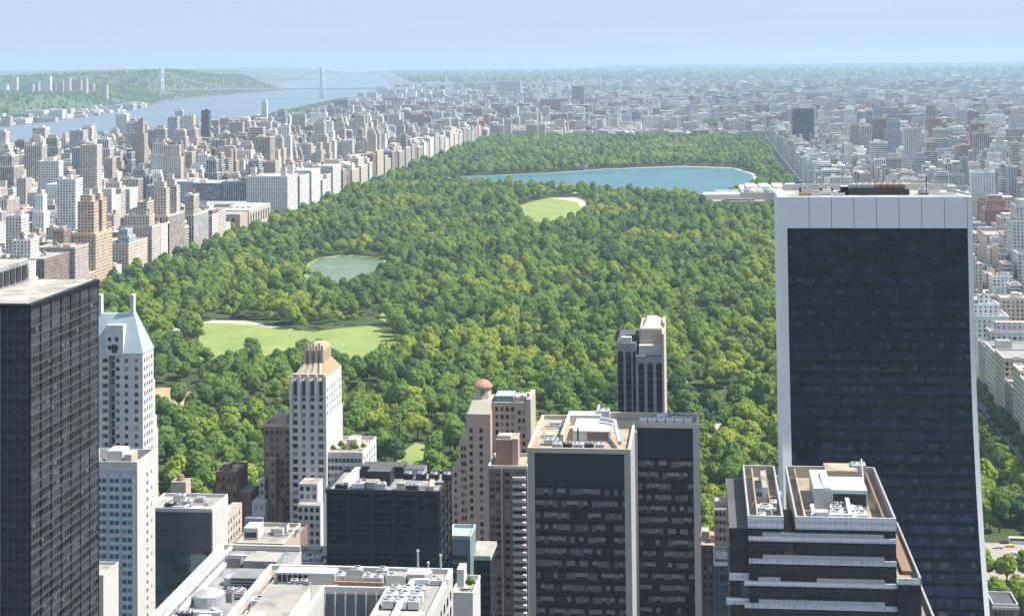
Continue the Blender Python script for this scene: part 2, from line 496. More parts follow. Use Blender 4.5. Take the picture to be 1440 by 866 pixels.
def water_tank(root, x, y, z, r=2.0, h=3.6, legs=2.5):
    mb = MB()
    mb.cyl(x, y, z + legs, z + legs + h, r, n=12, mat=0)
    t = mb.build('water_tank', [M['wood']], root)
    c = MB(); c.cyl(x, y, z + legs + h + .003, z + legs + h + 1.3, r * 1.08, 0.0, n=12, mat=0)
    c.build('cap', [M['roof_dark']], t)
    l = MB()
    for dx, dy in ((1, 1), (1, -1), (-1, 1), (-1, -1)):
        l.bar((x + dx * r * .6, y + dy * r * .6, z), (x + dx * r * .6, y + dy * r * .6, z + legs), .3)
    l.build('frame', [M['metal_dark']], t)


def clutter(root, x0, x1, y0, y1, z, n, seed):
    """small roof gear: coolers, ducts, bulkheads, vents, each a part of the building"""
    r = random.Random(seed)
    for i in range(n):
        x = r.uniform(x0, x1 - 4); y = r.uniform(y0, y1 - 4)
        k = r.random()
        if k < .4: cooling_unit(root, x, y, z, r.uniform(2.5, 5), r.uniform(2, 3.5), r.uniform(1.6, 2.6), r.choice((1, 2, 3)), r.choice(('metal', 'metal_white', 'metal_dark')))
        elif k < .65: duct(root, [(x, y, z + .8), (x + r.uniform(3, 8), y, z + .8), (x + r.uniform(3, 8), y + r.uniform(2, 5), z + .8)], r.uniform(.5, 1.0), r.choice(('metal', 'metal_white')))
        elif k < .85: bx('bulkhead', root, M[r.choice(('cream', 'limestone', 'roof_grey', 'white'))], x, x + r.uniform(2.5, 5), y, y + r.uniform(2.5, 4), z, z + r.uniform(2, 3.4), top=M[r.choice(('roof_dark', 'roof_pale'))])
        else:
            mb = MB(); mb.cyl(x, y, z, z + r.uniform(1.2, 2.5), .5, n=8); mb.build('vent_pipe', [M['metal']], root)



# ================================================================== FOREGROUND TOWERS
# ---- black curtain-wall tower
def black_tower():
    Y0, Y1 = 400.0, 447.0
    xe = X(42, Y0); xw = xe - 62
    zt = Z(42, 434, Y0)
    r = thing('office_tower', 'black glass office tower with close metal grid, pale flat roof and grey penthouse', 'tower', (xe - 30, Y0 + 20, 0))
    east = curtain('black tower east', (0.013, 0.014, 0.018), (0.022, 0.023, 0.028), 1.72, 2.42, 0.52, (0.085, 0.086, 0.093), 0.05, (0.11, 0.11, 0.12), 0.33, 0.7, 0.22, .3, refl_patch=0.9)  # east face: sunlight put into paler glass, spandrel and grid colours
    south = curtain('black tower south', (0.005, 0.008, 0.017), (0.007, 0.010, 0.018), 1.7, 2.42, 0.6, (0.05, 0.055, 0.07), 0.05, (0.16, 0.16, 0.17), 0.22, 0.5, 0.12)  # same wall with the shade of the south face put into darker colours
    mb = MB()
    mb.wall((xw, Y0), (xe, Y0), 0, zt, 0); mb.wall((xe, Y0), (xe, Y1), 0, zt, 1)
    mb.wall((xe, Y1), (xw, Y1), 0, zt, 0); mb.wall((xw, Y1), (xw, Y0), 0, zt, 0)
    mb.build('curtain_wall', [south, east], r)
    n = 7
    for i in range(n + 1):
        y = Y0 + (Y1 - Y0) * i / n
        bx('pier', r, M['black'], xe + .003, xe + .20, max(Y0 + .02, y - .25), min(Y1, y + .25), 0, zt)
    for i in range(9):
        x = xw + 62 * i / 8
        bx('pier', r, M['pier_grey'] if i % 2 else M['black'], x - .14, x + .14, Y0 - .3, Y0 - .003, 0, zt)
    k = 0; z = zt - 2.42 * 2
    while z > 20 and k < 90:
        bx('floor_band', r, M['grid'], xe + .002, xe + .22, Y0 + .4, Y1 - .4, z, z + .24); z -= 2.42; k += 1
    bx('roof_band', r, M['black'], xw - .2, xe + .5, Y0 - .35, Y1 + .3, zt, zt + 1.0, top=M['black'])
    mb = MB(); mb.box(xw + 1.2, xe - 1.0, Y0 + 1.2, Y1 - 1.0, zt + 1.002, zt + 1.15, 0)
    mb.build('roof', [M['roof_pale']], r)
    bx('penthouse', r, M['roof_grey'], xw + 6, xe - 18, Y0 + 17, Y1 - 4, zt + 1.16, zt + 7.0, top=M['roof_pale'])
    for i in range(6): bx('louvre', r, M['metal_dark'], xe - 17.99, xe - 17.7, Y0 + 18 + i * 4, Y0 + 21 + i * 4, zt + 2, zt + 5.8)
    clutter(r, xw + 20, xe - 20, Y0 + 3, Y0 + 14, zt + 1.16, 8, 3)
    bx('penthouse', r, M['metal'], xe - 44, xe - 23, Y0 + 4, Y0 + 12, zt + 1.16, zt + 3.4, top=M['roof_pale'])


black_tower()


# ---- white tower with hipped pale blue roof and two fins
def fin_tower():
    Y0 = 705.0
    xe = X(201, Y0); xw = X(118, Y0); D = 14.5
    zb = Z(201, 497, Y0); zr = Z(190, 441, Y0 + 6); z2 = Z(201, 612, Y0)
    r = thing('apartment_tower', 'slender white tower with pale green hipped roof between two upright fins', 'tower', ((xe + xw) / 2, Y0 + 15, 0))
    mb = MB()
    xm0, xm1 = X(153, Y0), X(162, Y0)
    mb.box(xw, xm0, Y0, Y0 + D, 0, zb, 0, 1); mb.box(xm1, xe, Y0, Y0 + D, 0, zb + .01, 0, 1)
    mb.box(xm0 + .003, xm1 - .003, Y0 + 2.4, Y0 + D - .01, 0, zb - 2, 0, 1)
    for i, (zz, o) in enumerate(((zb - 14, 2.0), (zb - 30, 4.2), (zb - 36, 6.0))):   # the back steps out as it comes down
        mb.box(xe - 10, xe - .02 - i * .02, Y0 + D - 1, Y0 + D + o, 0, zz, 0, 1)
    mb.build('wall', [M['white'], M['roof_pale']], r)
    f = MB(); f.frustum((xw - .3, xe + .3, Y0 - .3, Y0 + D + .3), (X(138, Y0 + 6), X(190, Y0 + 6), Y0 + 5.5, Y0 + D - 6), zb + .02, zr, 0, 0)
    f.build('hipped_roof', [M['copper']], r)
    for px in (143.5, 189):
        x = X(px, Y0 + 8)
        bx('fin', r, M['white'], x - .75, x + .75, Y0 + 5.2, Y0 + 8.2, zb + 3, Z(px, 414, Y0 + 6))
    x0, x1 = X(149, Y0), X(174, Y0)
    dm = MB(); dm.box(x0, x1, Y0 - .5, Y0 + 8, zb - 1, Z(160, 457, Y0), 0, 1)
    d = dm.build('dormer', [M['limestone'], M['copper']], r)
    dw = MB()
    for i in range(2):
        for j in range(2): dw.box(x0 + 1.2 + i * 3.2, x0 + 2.6 + i * 3.2, Y0 - .56, Y0 - .4, zb + 1.6 + j * 3.6, zb + 3.4 + j * 3.6, bottom=True)
    dw.box((x0 + x1) / 2 - 1.2, (x0 + x1) / 2 + 1.2, Y0 - .57, Y0 - .38, zb + .2, zb + 3.8, bottom=True)
    dw.build('dormer_windows', [M['glass_dark']], d)
    zs = [zb - 4 - 3.6 * i for i in range(26)]
    win_grid(r, [('S', [X(p, Y0) for p in (146.5, 150)], zs, 1.2, 1.7, Y0), ('S', [X(p, Y0) for p in (166, 178, 192)], zs, 1.5, 1.7, Y0),
                 ('S', [(xm0 + xm1) / 2], [z + .6 for z in zs], 2.0, 2.9, Y0 + 2.4),
                 ('E', lin(Y0 + 1, Y0 + D - 1, 4), zs, 1.2, 1.6, xe)], M['glass_dark'])


fin_tower()


# ---- white gridded apartment slab in front of it
def grid_slab():
    Y0 = 600.0
    xe = X(193, Y0); xw = X(112, Y0); D = 20
    zt = Z(193, 663, Y0)
    r = thing('apartment_slab', 'white slab with pale blue gridded front and blank white side, below the finned tower', 'building', ((xe + xw) / 2, Y0 + 10, 0))
    blue = plain('pale blue panel', (0.42, 0.52, 0.60), 0.5, 0.1)
    mb = MB(); mb.box(xw, xe, Y0, Y0 + D, 0, zt, 0, 1); mb.build('wall', [M['white'], M['roof_pale']], r)
    mb = MB(); mb.box(xw + 1, xe - 1.6, Y0 - .12, Y0 - .003, 0, zt - .5, 0); mb.build('front_panel', [blue], r)
    mb = MB(); parapet(mb, xw, xe, Y0 - .2, Y0 + D, zt + .003, 3.6, .5); mb.build('parapet', [M['white']], r)
    for i in range(5):
        x = xw + 1 + (xe - 2.6 - xw) * i / 4
        bx('pilaster', r, M['copper'], x - .3, x + .3, Y0 - .35, Y0 - .123, 0, zt - .5)
    bx('penthouse', r, M['white'], X(150, Y0 + 6), X(172, Y0 + 6), Y0 + 6, Y0 + 14, zt, zt + 6, top=M['white'])
    bx('penthouse', r, M['cream'], X(176, Y0 + 6), X(186, Y0 + 6), Y0 + 5, Y0 + 12, zt, zt + 5, top=M['white'])
    clutter(r, xw + 2, xe - 8, Y0 + 2, Y0 + D - 3, zt, 6, 4)
    zs = [zt - 4.2 - 3.05 * i for i in range(32)]
    us = []
    w = (xe - 2.6 - xw) / 4
    for i in range(4): us += [xw + 1 + w * (i + .32), xw + 1 + w * (i + .72)]
    win_grid(r, [('S', us, zs, 1.55, 1.6, Y0 - .12), ('E', [Y0 + D * .55], zs, 1.6, 1.2, xe), ('E', [Y0 + D * .8], zs[::2], .9, 1.1, xe)], M['glass_blue'])
    # small white neighbour at its foot
    r2 = thing('stair_tower', 'narrow plain white block at the foot of the black glass tower', 'building', (X(128, 560), 565, 0))
    bx('wall', r2, M['white'], X(110, 560), X(145, 560), 560, 575, 0, Z(137, 812, 560), top=M['roof_pale'])
    mb = MB(); z = Z(137, 812, 560); parapet(mb, X(110, 560) - .1, X(145, 560) + .1, 559.9, 575.1, z + .002, 1.0, .4); mb.build('parapet', [M['white']], r2)


grid_slab()


# ---- low dark glass building with white side
def glass_block():
    Y0 = 640.0
    xw, xe = X(205, Y0), X(298, Y0); D = 22
    zt = Z(260, 719, Y0)
    r = thing('office_block', 'dark teal glass block with blank white side wall and pale roof gear', 'building', ((xe + xw) / 2, Y0 + 10, 0))
    g1 = curtain('slate spandrel', (0.045, 0.055, 0.075), (0.06, 0.07, 0.09), 40, 3.4, 0.7, (0.12, 0.13, 0.15), 0.05, pblind=0.0, var=0.2, rough=0.3)
    g2 = curtain('teal glass', (0.02, 0.05, 0.06), (0.03, 0.05, 0.06), 1.9, 3.4, 0.8, (0.05, 0.08, 0.09), 0.03, (0.12, 0.2, 0.2), 0.2, 0.6, 0.08, refl_patch=.6)
    zm = Z(250, 775, Y0)
    mb = MB(); mb.box(xw, xe, Y0 + .6, Y0 + D, 0, zt, 0, 1); mb.build('wall', [M['white'], M['roof_pale']], r)
    bx('upper_glass', r, g1, xw, xe - .6, Y0, Y0 + .597, zm, zt - .4)
    bx('lower_glass', r, g2, xw, xe - .6, Y0, Y0 + .597, 0, zm - .01)
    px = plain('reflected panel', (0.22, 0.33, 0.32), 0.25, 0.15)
    bx('reflection_panel', r, px, X(268, Y0), X(289, Y0), Y0 - .06, Y0 - .003, Z(270, 806, Y0), zm - 1)  # reflection in the teal glass, painted as a paler panel
    mb = MB(); parapet(mb, xw, xe, Y0 - .1, Y0 + D, zt + .003, 1.3, .5); mb.build('parapet', [M['limestone']], r)
    clutter(r, xw + 2, xe - 2, Y0 + 3, Y0 + D - 3, zt, 9, 8)
    # brick tower room behind it
    Yb = 690
    r2 = thing('corner_building', 'small beige block with a rooftop tower room behind the teal glass block', 'building', (X(258, Yb), Yb + 8, 0))
    zt2 = Z(260, 716, Yb)
    bx('wall', r2, M['beige'], X(222, Yb), X(292, Yb), Yb, Yb + 20, 0, zt2, top=M['roof_pale'])
    bx('tower_room', r2, M['beige'], X(237, Yb), X(258, Yb), Yb + 3, Yb + 10, zt2, Z(248, 680, Yb), top=M['roof_pale'])
    bx('bulkhead', r2, M['white'], X(262, Yb), X(284, Yb), Yb + 4, Yb + 10, zt2, Z(270, 702, Yb), top=M['white'])
    mb = MB(); mb.cyl(X(248, Yb), Yb + 6, Z(248, 680, Yb) + .01, Z(248, 672, Yb), 2.0, 1.2); mb.build('water_tank', [M['wood']], r2)
    win_grid(r2, [('S', [X(242, Yb), X(252, Yb)], [zt2 + 2], 1.3, 2.2, Yb + 3), ('S', lin(X(224, Yb), X(290, Yb), 7), [zt2 - 3.5, zt2 - 7], 1.3, 1.7, Yb)], M['glass_dark'])
    # cream narrow building beside the white side
    Yc = 662
    r3 = thing('loft_building', 'narrow cream loft with stepped roof against the white side of the teal block', 'building', (X(312, Yc), Yc + 8, 0))
    bx('wall', r3, M['cream'], X(303, Yc), X(317, Yc), Yc, Yc + 24, 0, Z(310, 728, Yc), top=M['roof_pale'])
    bx('bulkhead', r3, M['white'], X(304, Yc), X(312, Yc), Yc + 5, Yc + 12, Z(310, 728, Yc), Z(310, 720, Yc), top=M['roof_pale'])
    win_grid(r3, [('E', lin(Yc + 2, Yc + 22, 5), [Z(310, 728, Yc) - 4 - 3.5 * i for i in range(8)], 1.4, 1.8, X(317, Yc))], M['glass_dark'])


glass_block()


# ---- gold crowned tower
def gold_tower():
    Y0 = 740.0
    xw, xe = X(410, Y0), X(458, Y0); D = 34
    zs_ = Z(430, 533, Y0); zl = Z(430, 505, Y0); zt = Z(445, 490, Y0)
    r = thing('apartment_tower', 'grey limestone tower with gilded crown, sunlit white side and planted terrace', 'tower', ((xe + xw) / 2, Y0 + 15, 0))
    mb = MB()
    mb.box(xw, xe, Y0, Y0 + D, 0, zs_, 0, 1)
    mb.box(X(408, Y0), X(459, Y0), Y0 - .6, Y0 + D + .4, 0, Z(430, 590, Y0), 0, 1)
    mb.build('shaft', [M['limestone'], M['roof_pale']], r)
    for i in range(5):
        x = xw + (xe - xw) * i / 4
        bx('pier', r, M['limestone'], x - .55, x + .55, Y0 - .85, Y0 - .003, 0, zs_ + 1.5)
    lx0, lx1 = X(428, Y0 + 6), X(456, Y0 + 6)
    f = MB(); f.frustum((xw + .4, xe, Y0 + .3, Y0 + D), (lx0, lx1, Y0 + 6, Y0 + D - 12), zs_ + .01, zl - 2.5, 0, 0)
    f.build('lower_crown', [M['gold']], r)
    for i in range(4):
        x0 = xw + (xe - xw) * (i + .5) / 4
        f = MB(); f.bar((x0, Y0 - .2, zs_ - 1), (lx0 + (lx1 - lx0) * (i + .5) / 4, Y0 + 5.6, zl - 3), 1.3); f.build('crown_rib', [M['cream']], r)
    lm = MB()
    lm.box(lx0, lx1, Y0 + 6, Y0 + D - 12, zl - 2.49, zt - 2, 0)
    for i in range(4):
        w = (lx1 - lx0)
        lm.box(lx0 + w * (i / 3.4), lx0 + w * (i / 3.4) + 1.0, Y0 + 5.4, Y0 + 5.997, zl - 2.4, zt - 1, 1)
    lm.build('lantern', [M['gold'], M['cream']], r)
    lw = MB()
    for i in range(3):
        w = (lx1 - lx0) / 3.4
        lw.box(lx0 + w * i + 1.15, lx0 + w * (i + 1) - .15, Y0 + 5.7, Y0 + 5.995, zl - 2, zt - 4, 0)
    lw.build('lantern_opening', [M['brown']], r)
    f = MB(); f.frustum((lx0 + .1, lx1, Y0 + 6, Y0 + D - 12), (lx0 + 3, lx1 - 2.4, Y0 + 10, Y0 + D - 16), zt - 1.99, zt + .6, 0)
    f.build('crown_cap', [M['gold']], r)
    for i in range(7):                                  # stone teeth round the top
        t = i / 6
        bx('pinnacle', r, M['cream'], lx0 + (lx1 - lx0 - .9) * t, lx0 + (lx1 - lx0 - .9) * t + .9, Y0 + 5.2, Y0 + 5.95, zt - 2, zt + (1.4 if i % 2 else .4))
    for i in range(4):
        bx('stone_step', r, M['cream'], xw + (xe - xw) * i / 4 + .3, xw + (xe - xw) * (i + 1) / 4 - .3, Y0 + .2, Y0 + 2.4, zs_ + .02, zs_ + 2.2)
    # right wing
    Yw = Y0 + 3
    wx0, wx1 = X(458, Yw) + .01, X(510, Yw); zw = Z(485, 640, Yw)
    mb = MB(); mb.box(wx0, wx1, Yw, Yw + 32, 0, zw, 0, 1); parapet(mb, wx0, wx1, Yw - .1, Yw + 32.1, zw + .002, 1.4, .5)
    mb.build('wing', [M['limestone'], M['roof_tan']], r)
    bx('terrace_room', r, M['white'], X(488, Yw + 12), X(502, Yw + 12), Yw + 12, Yw + 22, zw, Z(495, 618, Yw + 12), top=M['roof_pale'])
    # front steps down
    s1x0, s1x1 = X(420, Y0 - 12), X(446, Y0 - 12)
    mb = MB()
    mb.box(s1x0, s1x1, Y0 - 12, Y0 - .61, 0, Z(430, 680, Y0 - 12), 0, 1)
    mb.box(X(418, Y0 - 18), X(450, Y0 - 18), Y0 - 18, Y0 - 12.01, 0, Z(430, 710, Y0 - 18), 0, 1)
    mb.build('front_wing', [M['limestone'], M['roof_pale']], r)
    fl = Z(430, 533, Y0) - 3.0
    zz = [fl - 3.45 * i for i in range(30)]
    bays = [xw + (xe - xw) * (i + .5) / 4 for i in range(4)]
    win_grid(r, [('S', bays, zz[2:5], 1.6, 1.9, Y0), ('S', [bays[0], bays[3]], zz[5:24], 2.2, 2.0, Y0 - .6),
                 ('S', bays[1:3], zz[5:24], 1.4, 2.0, Y0 - .6),
                 ('S', lin(wx0 + .5, wx1 - .5, 9), [zw - 3.2 - 3.4 * i for i in range(9)], 1.5, 1.8, Yw),
                 ('E', lin(Y0 + 2, Y0 + D - 2, 6), zz[1:13], 1.1, 1.7, xe), ('E', lin(Yw + 2, Yw + 30, 5), [zw - 3.2 - 3.4 * i for i in range(5)], 1.3, 1.7, wx1),
                 ('S', lin(s1x0, s1x1, 3), [Z(430, 680, Y0 - 12) - 3 - 3.4 * i for i in range(3)], 1.5, 1.8, Y0 - 12),
                 ('S', lin(X(418, Y0 - 18), X(450, Y0 - 18), 4), [Z(430, 710, Y0 - 18) - 3 - 3.4 * i for i in range(7)], 1.5, 1.9, Y0 - 18)], M['glass_dark'])
    for i in range(4):
        b_ = MB(); b_.box(bays[i] - .75, bays[i] + .75, Y0 - .045, Y0 + .1, zs_ - 7.4, zs_ - .8, bottom=True)
        b_.build('tall_window', [M['glass_dark']], r)
    return (wx0, wx1, Yw, zw)


wing = gold_tower()


# ---- brown brick neighbour and the lesser blocks left of it
def brown_block():
    Y0 = 748.0
    x0, x1 = X(371, Y0), X(409, Y0)
    r = thing('apartment_block', 'dark brown brick block with stepped top touching the gold-crowned tower', 'building', ((x0 + x1) / 2, Y0 + 10, 0))
    z1 = Z(390, 600, Y0); z2 = Z(390, 642, Y0)
    mb = MB(); mb.box(x0, x1 - .01, Y0, Y0 + 24, 0, z1, 0, 1); mb.box(x0 + 1.5, x0 + 6.5, Y0 - 4, Y0 - .003, 0, z2, 0, 1)
    mb.box(x0 + .5, x1 - 3, Y0 - 2.5, Y0 - .004, 0, Z(390, 705, Y0), 0, 1)
    mb.build('wall', [M['brown'], M['roof_tan']], r)
    mb = MB(); parapet(mb, x0 - .2, x1 - .02, Y0 - .2, Y0 + 24, z1 + .002, 1.2, .5); mb.build('parapet', [M['beige']], r)
    bx('bulkhead', r, M['pink_beige'], x0 + 3, x0 + 9, Y0 + 6, Y0 + 14, z1, z1 + 3.6, top=M['roof_pale'])
    zz = [z1 - 3.4 - 3.4 * i for i in range(14)]
    win_grid(r, [('S', lin(x0 + .4, x1 - .4, 5), zz, 1.3, 1.8, Y0), ('S', [x0 + 2.8, x0 + 5.2], [z2 - 3.4 - 3.4 * i for i in range(10)], 1.2, 1.7, Y0 - 4)], M['glass_dark'])
    Y = 738.0
    r = thing('brick_building', 'small red brown brick block standing alone against the park trees', 'building', (X(320, Y), Y + 8, 0))
    z1 = Z(318, 666, Y)
    mb = MB(); mb.box(X(303, Y), X(333, Y), Y, Y + 18, 0, z1, 0, 1); mb.box(X(333, Y) + .01, X(350, Y), Y + 2, Y + 16, 0, Z(340, 694, Y), 0, 1)
    mb.build('wall', [M['redbrown'], M['roof_grey']], r)
    mb = MB(); parapet(mb, X(303, Y) - .1, X(333, Y) + .1, Y - .1, Y + 18.1, z1 + .002, 1.0, .4); mb.build('parapet', [M['redbrown']], r)
    bx('bulkhead', r, M['redbrown'], X(308, Y), X(318, Y), Y + 5, Y + 10, z1, z1 + 3, top=M['roof_pale'])
    bx('bulkhead', r, M['beige'], X(324, Y), X(330, Y), Y + 5, Y + 10, z1, z1 + 2, top=M['roof_pale'])
    win_grid(r, [('S', lin(X(303, Y), X(333, Y), 4), [z1 - 3.4 - 3.4 * i for i in range(7)], 1.1, 1.6, Y)], M['glass_dark'])
    Y = 736.0
    r = thing('townhouse', 'pale blue grey building stepping down beside the dark brown brick block', 'building', (X(358, Y), Y + 8, 0))
    mb = MB()
    for (a, b, py, dy) in ((358, 370, 680, 8), (351, 370, 708, 3), (344, 369, 728, 0)):
        mb.box(X(a, Y), X(b, Y), Y + dy, Y + 16 + dy * .1, 0, Z(357, py, Y), 0, 1)
    pb = plain('pale blue grey stucco', (0.36, 0.42, 0.50), .7, .15)
    mb.build('wall', [pb, M['white']], r)
    win_grid(r, [('S', lin(X(345, Y), X(368, Y), 3), [Z(357, 728, Y) - 3.4 - 3.4 * i for i in range(4)], 1.4, 1.8, Y), ('S', lin(X(353, Y), X(369, Y), 2), [Z(357, 708, Y) - 3.4], 1.4, 1.8, Y + 3),
                 ('S', lin(X(359, Y), X(369, Y), 2), [Z(357, 680, Y) - 3.4 - 3.2 * i for i in range(2)], 1.2, 1.7, Y + 8)], M['glass_dark'])
    # low pale roofs in front
    Y = 590.0
    r = thing('low_building', 'low beige building with cornice and pale parapet roof below the brown brick block', 'building', (X(362, Y), Y + 15, 0))
    z1 = Z(365, 768, Y)
    mb = MB(); mb.box(X(333, Y), X(397, Y), Y, Y + 26, 0, z1, 0, 1); mb.build('wall', [M['beige'], M['roof_pale']], r)
    mb = MB(); parapet(mb, X(333, Y) - .3, X(397, Y) + .3, Y - .3, Y + 26, z1 + .002, 1.3, .6); mb.build('parapet', [M['cream']], r)
    bx('bulkhead', r, M['white'], X(342, Y + 8), X(362, Y + 8), Y + 8, Y + 16, z1, z1 + 4.2, top=M['white'])
    bx('bulkhead_vent', r, M['glass_dark'], X(344, Y + 8), X(360, Y + 8), Y + 7.8, Y + 7.997, z1 + .8, z1 + 2.6)
    clutter(r, X(364, Y), X(394, Y), Y + 3, Y + 22, z1, 5, 12)
    win_grid(r, [('S', lin(X(334, Y), X(396, Y), 9), [z1 - 3.4 - 3.6 * i for i in range(6)], 1.3, 1.9, Y)], M['glass_dark'])
    Y = 560.0
    r = thing('low_building', 'low flat roof crowded with pale tanks and ducts below the gold-crowned tower', 'building', (X(425, Y), Y + 15, 0))
    z1 = Z(425, 800, Y)
    mb = MB(); mb.box(X(393, Y), X(457, Y), Y, Y + 24, 0, z1, 0, 1); parapet(mb, X(393, Y), X(457, Y), Y, Y + 24, z1 + .002, 1.0, .4); mb.build('wall', [M['limestone'], M['roof_pale']], r)
    clutter(r, X(396, Y), X(452, Y), Y + 2, Y + 20, z1, 12, 19)
    Y = 660.0
    r = thing('low_building', 'dim grey low block deep between the brown brick block and the teal glass block', 'building', (X(345, Y), Y + 15, 0))
    z1 = Z(345, 772, Y)
    mb = MB(); mb.box(X(322, Y), X(404, Y), Y, Y + 34, 0, z1, 0, 1); parapet(mb, X(322, Y), X(404, Y), Y, Y + 34, z1 + .002, 1.0, .4); mb.build('wall', [M['brown'], M['roof_grey']], r)
    clutter(r, X(326, Y), X(398, Y), Y + 2, Y + 30, z1, 8, 23)


brown_block()


# ---- black boxy office block
def black_box():
    Y0 = 560.0
    x0, x1 = X(459, Y0), X(617, Y0); D = 27
    zt = Z(540, 694, Y0)
    r = thing('office_block', 'black boxy office block with wide bays and roof machinery, nearest the pale roof', 'building', ((x0 + x1) / 2, Y0 + 12, 0))
    g = curtain('black box glass', (0.005, 0.009, 0.018), (0.010, 0.014, 0.024), 1.27, 3.9, 0.68, (0.018, 0.022, 0.034), 0.03, (0.03, 0.034, 0.05), 0.2, 0.6, 0.13, .3, voff=-(zt % 3.9) + .6)
    mb = MB(); mb.box(x0, x1, Y0, Y0 + D, 0, zt, 0, 0); mb.build('curtain_wall', [g], r)
    for i in range(6):
        x = x0 + (x1 - x0) * i / 5
        bx('pier', r, M['metal_dark'], max(x0, x - .45), min(x1, x + .45), Y0 - .4, Y0 - .003, 0, zt)
    for i in range(4):
        y = Y0 + D * (i + .0) / 3.3 + .6
        bx('pier', r, M['metal_dark'], x1 + .003, x1 + .4, y, y + .8, 0, zt)
    for i in range(22):
        z = zt - 1.2 - 3.9 * i
        h = 3.0 if i in (4,) else .75
        bx('floor_band', r, M['metal_dark'], x0 + .46, x1 - .46, Y0 - .2, Y0 - .002, z - h, z)
    for i in range(22):
        z = zt - 1.2 - 3.9 * i
        bx('floor_band', r, M['metal_dark'], x1 + .002, x1 + .2, Y0 + .05, Y0 + D, z - .9, z)
    mb = MB(); parapet(mb, x0 - .42, x1 + .42, Y0 - .42, Y0 + D + .4, zt + .002, 1.3, .7); mb.build('parapet', [M['metal_dark']], r)
    bx('roof', r, M['roof_grey'], x0 + .3, x1 - .3, Y0 + .3, Y0 + D - .3, zt + .003, zt + .3)
    # machinery
    bx('penthouse', r, M['metal_dark'], X(520, Y0 + 14), X(552, Y0 + 14), Y0 + 9, Y0 + 18, zt + .3, zt + 5.2, top=M['roof_dark'])
    bx('cooling_tower', r, M['metal_dark'], X(507, Y0 + 18), X(566, Y0 + 18), Y0 + 19, Y0 + D - 1, zt + .3, zt + 4.4, top=M['roof_dark'])
    bx('cooling_tower', r, M['metal'], X(566, Y0 + 18) + .1, X(595, Y0 + 18), Y0 + 20, Y0 + D - 1, zt + .3, zt + 3.6, top=M['roof_dark'])
    duct(r, [(X(482, Y0), Y0 + 3, zt + 1.6), (X(505, Y0 + 24), Y0 + 24, zt + 1.6)], 2.6, 'metal_white')
    bx('platform', r, M['roof_tan'], X(516, Y0 + 8), X(534, Y0 + 8), Y0 + 3, Y0 + 8, zt + 2.2, zt + 2.9, top=M['roof_tan'])
    bx('roof_deck', r, M['limestone'], X(574, Y0 + 4), X(604, Y0 + 4), Y0 + 5, Y0 + 18, zt + .302, zt + 1.6, top=M['roof_grey'])
    duct(r, [(X(607, Y0 + 3), Y0 + 2, zt + 1.4), (X(610, Y0 + 20), Y0 + 18, zt + 1.4)], 1.6, 'pink_beige')
    for i in range(4): cooling_unit(r, X(572, Y0 + 20) + i * 4.5, Y0 + 12, zt + 1.65, 3.4, 3, 2, 1, 'metal_dark')
    clutter(r, x0 + 2, x1 - 4, Y0 + 2, Y0 + 9, zt + .3, 7, 31)


black_box()


# ---- pale equipment roof nearest the viewer
M['concrete'] = plain('pale concrete', (0.43, 0.425, 0.41), 0.75, 0.18, 0.2)


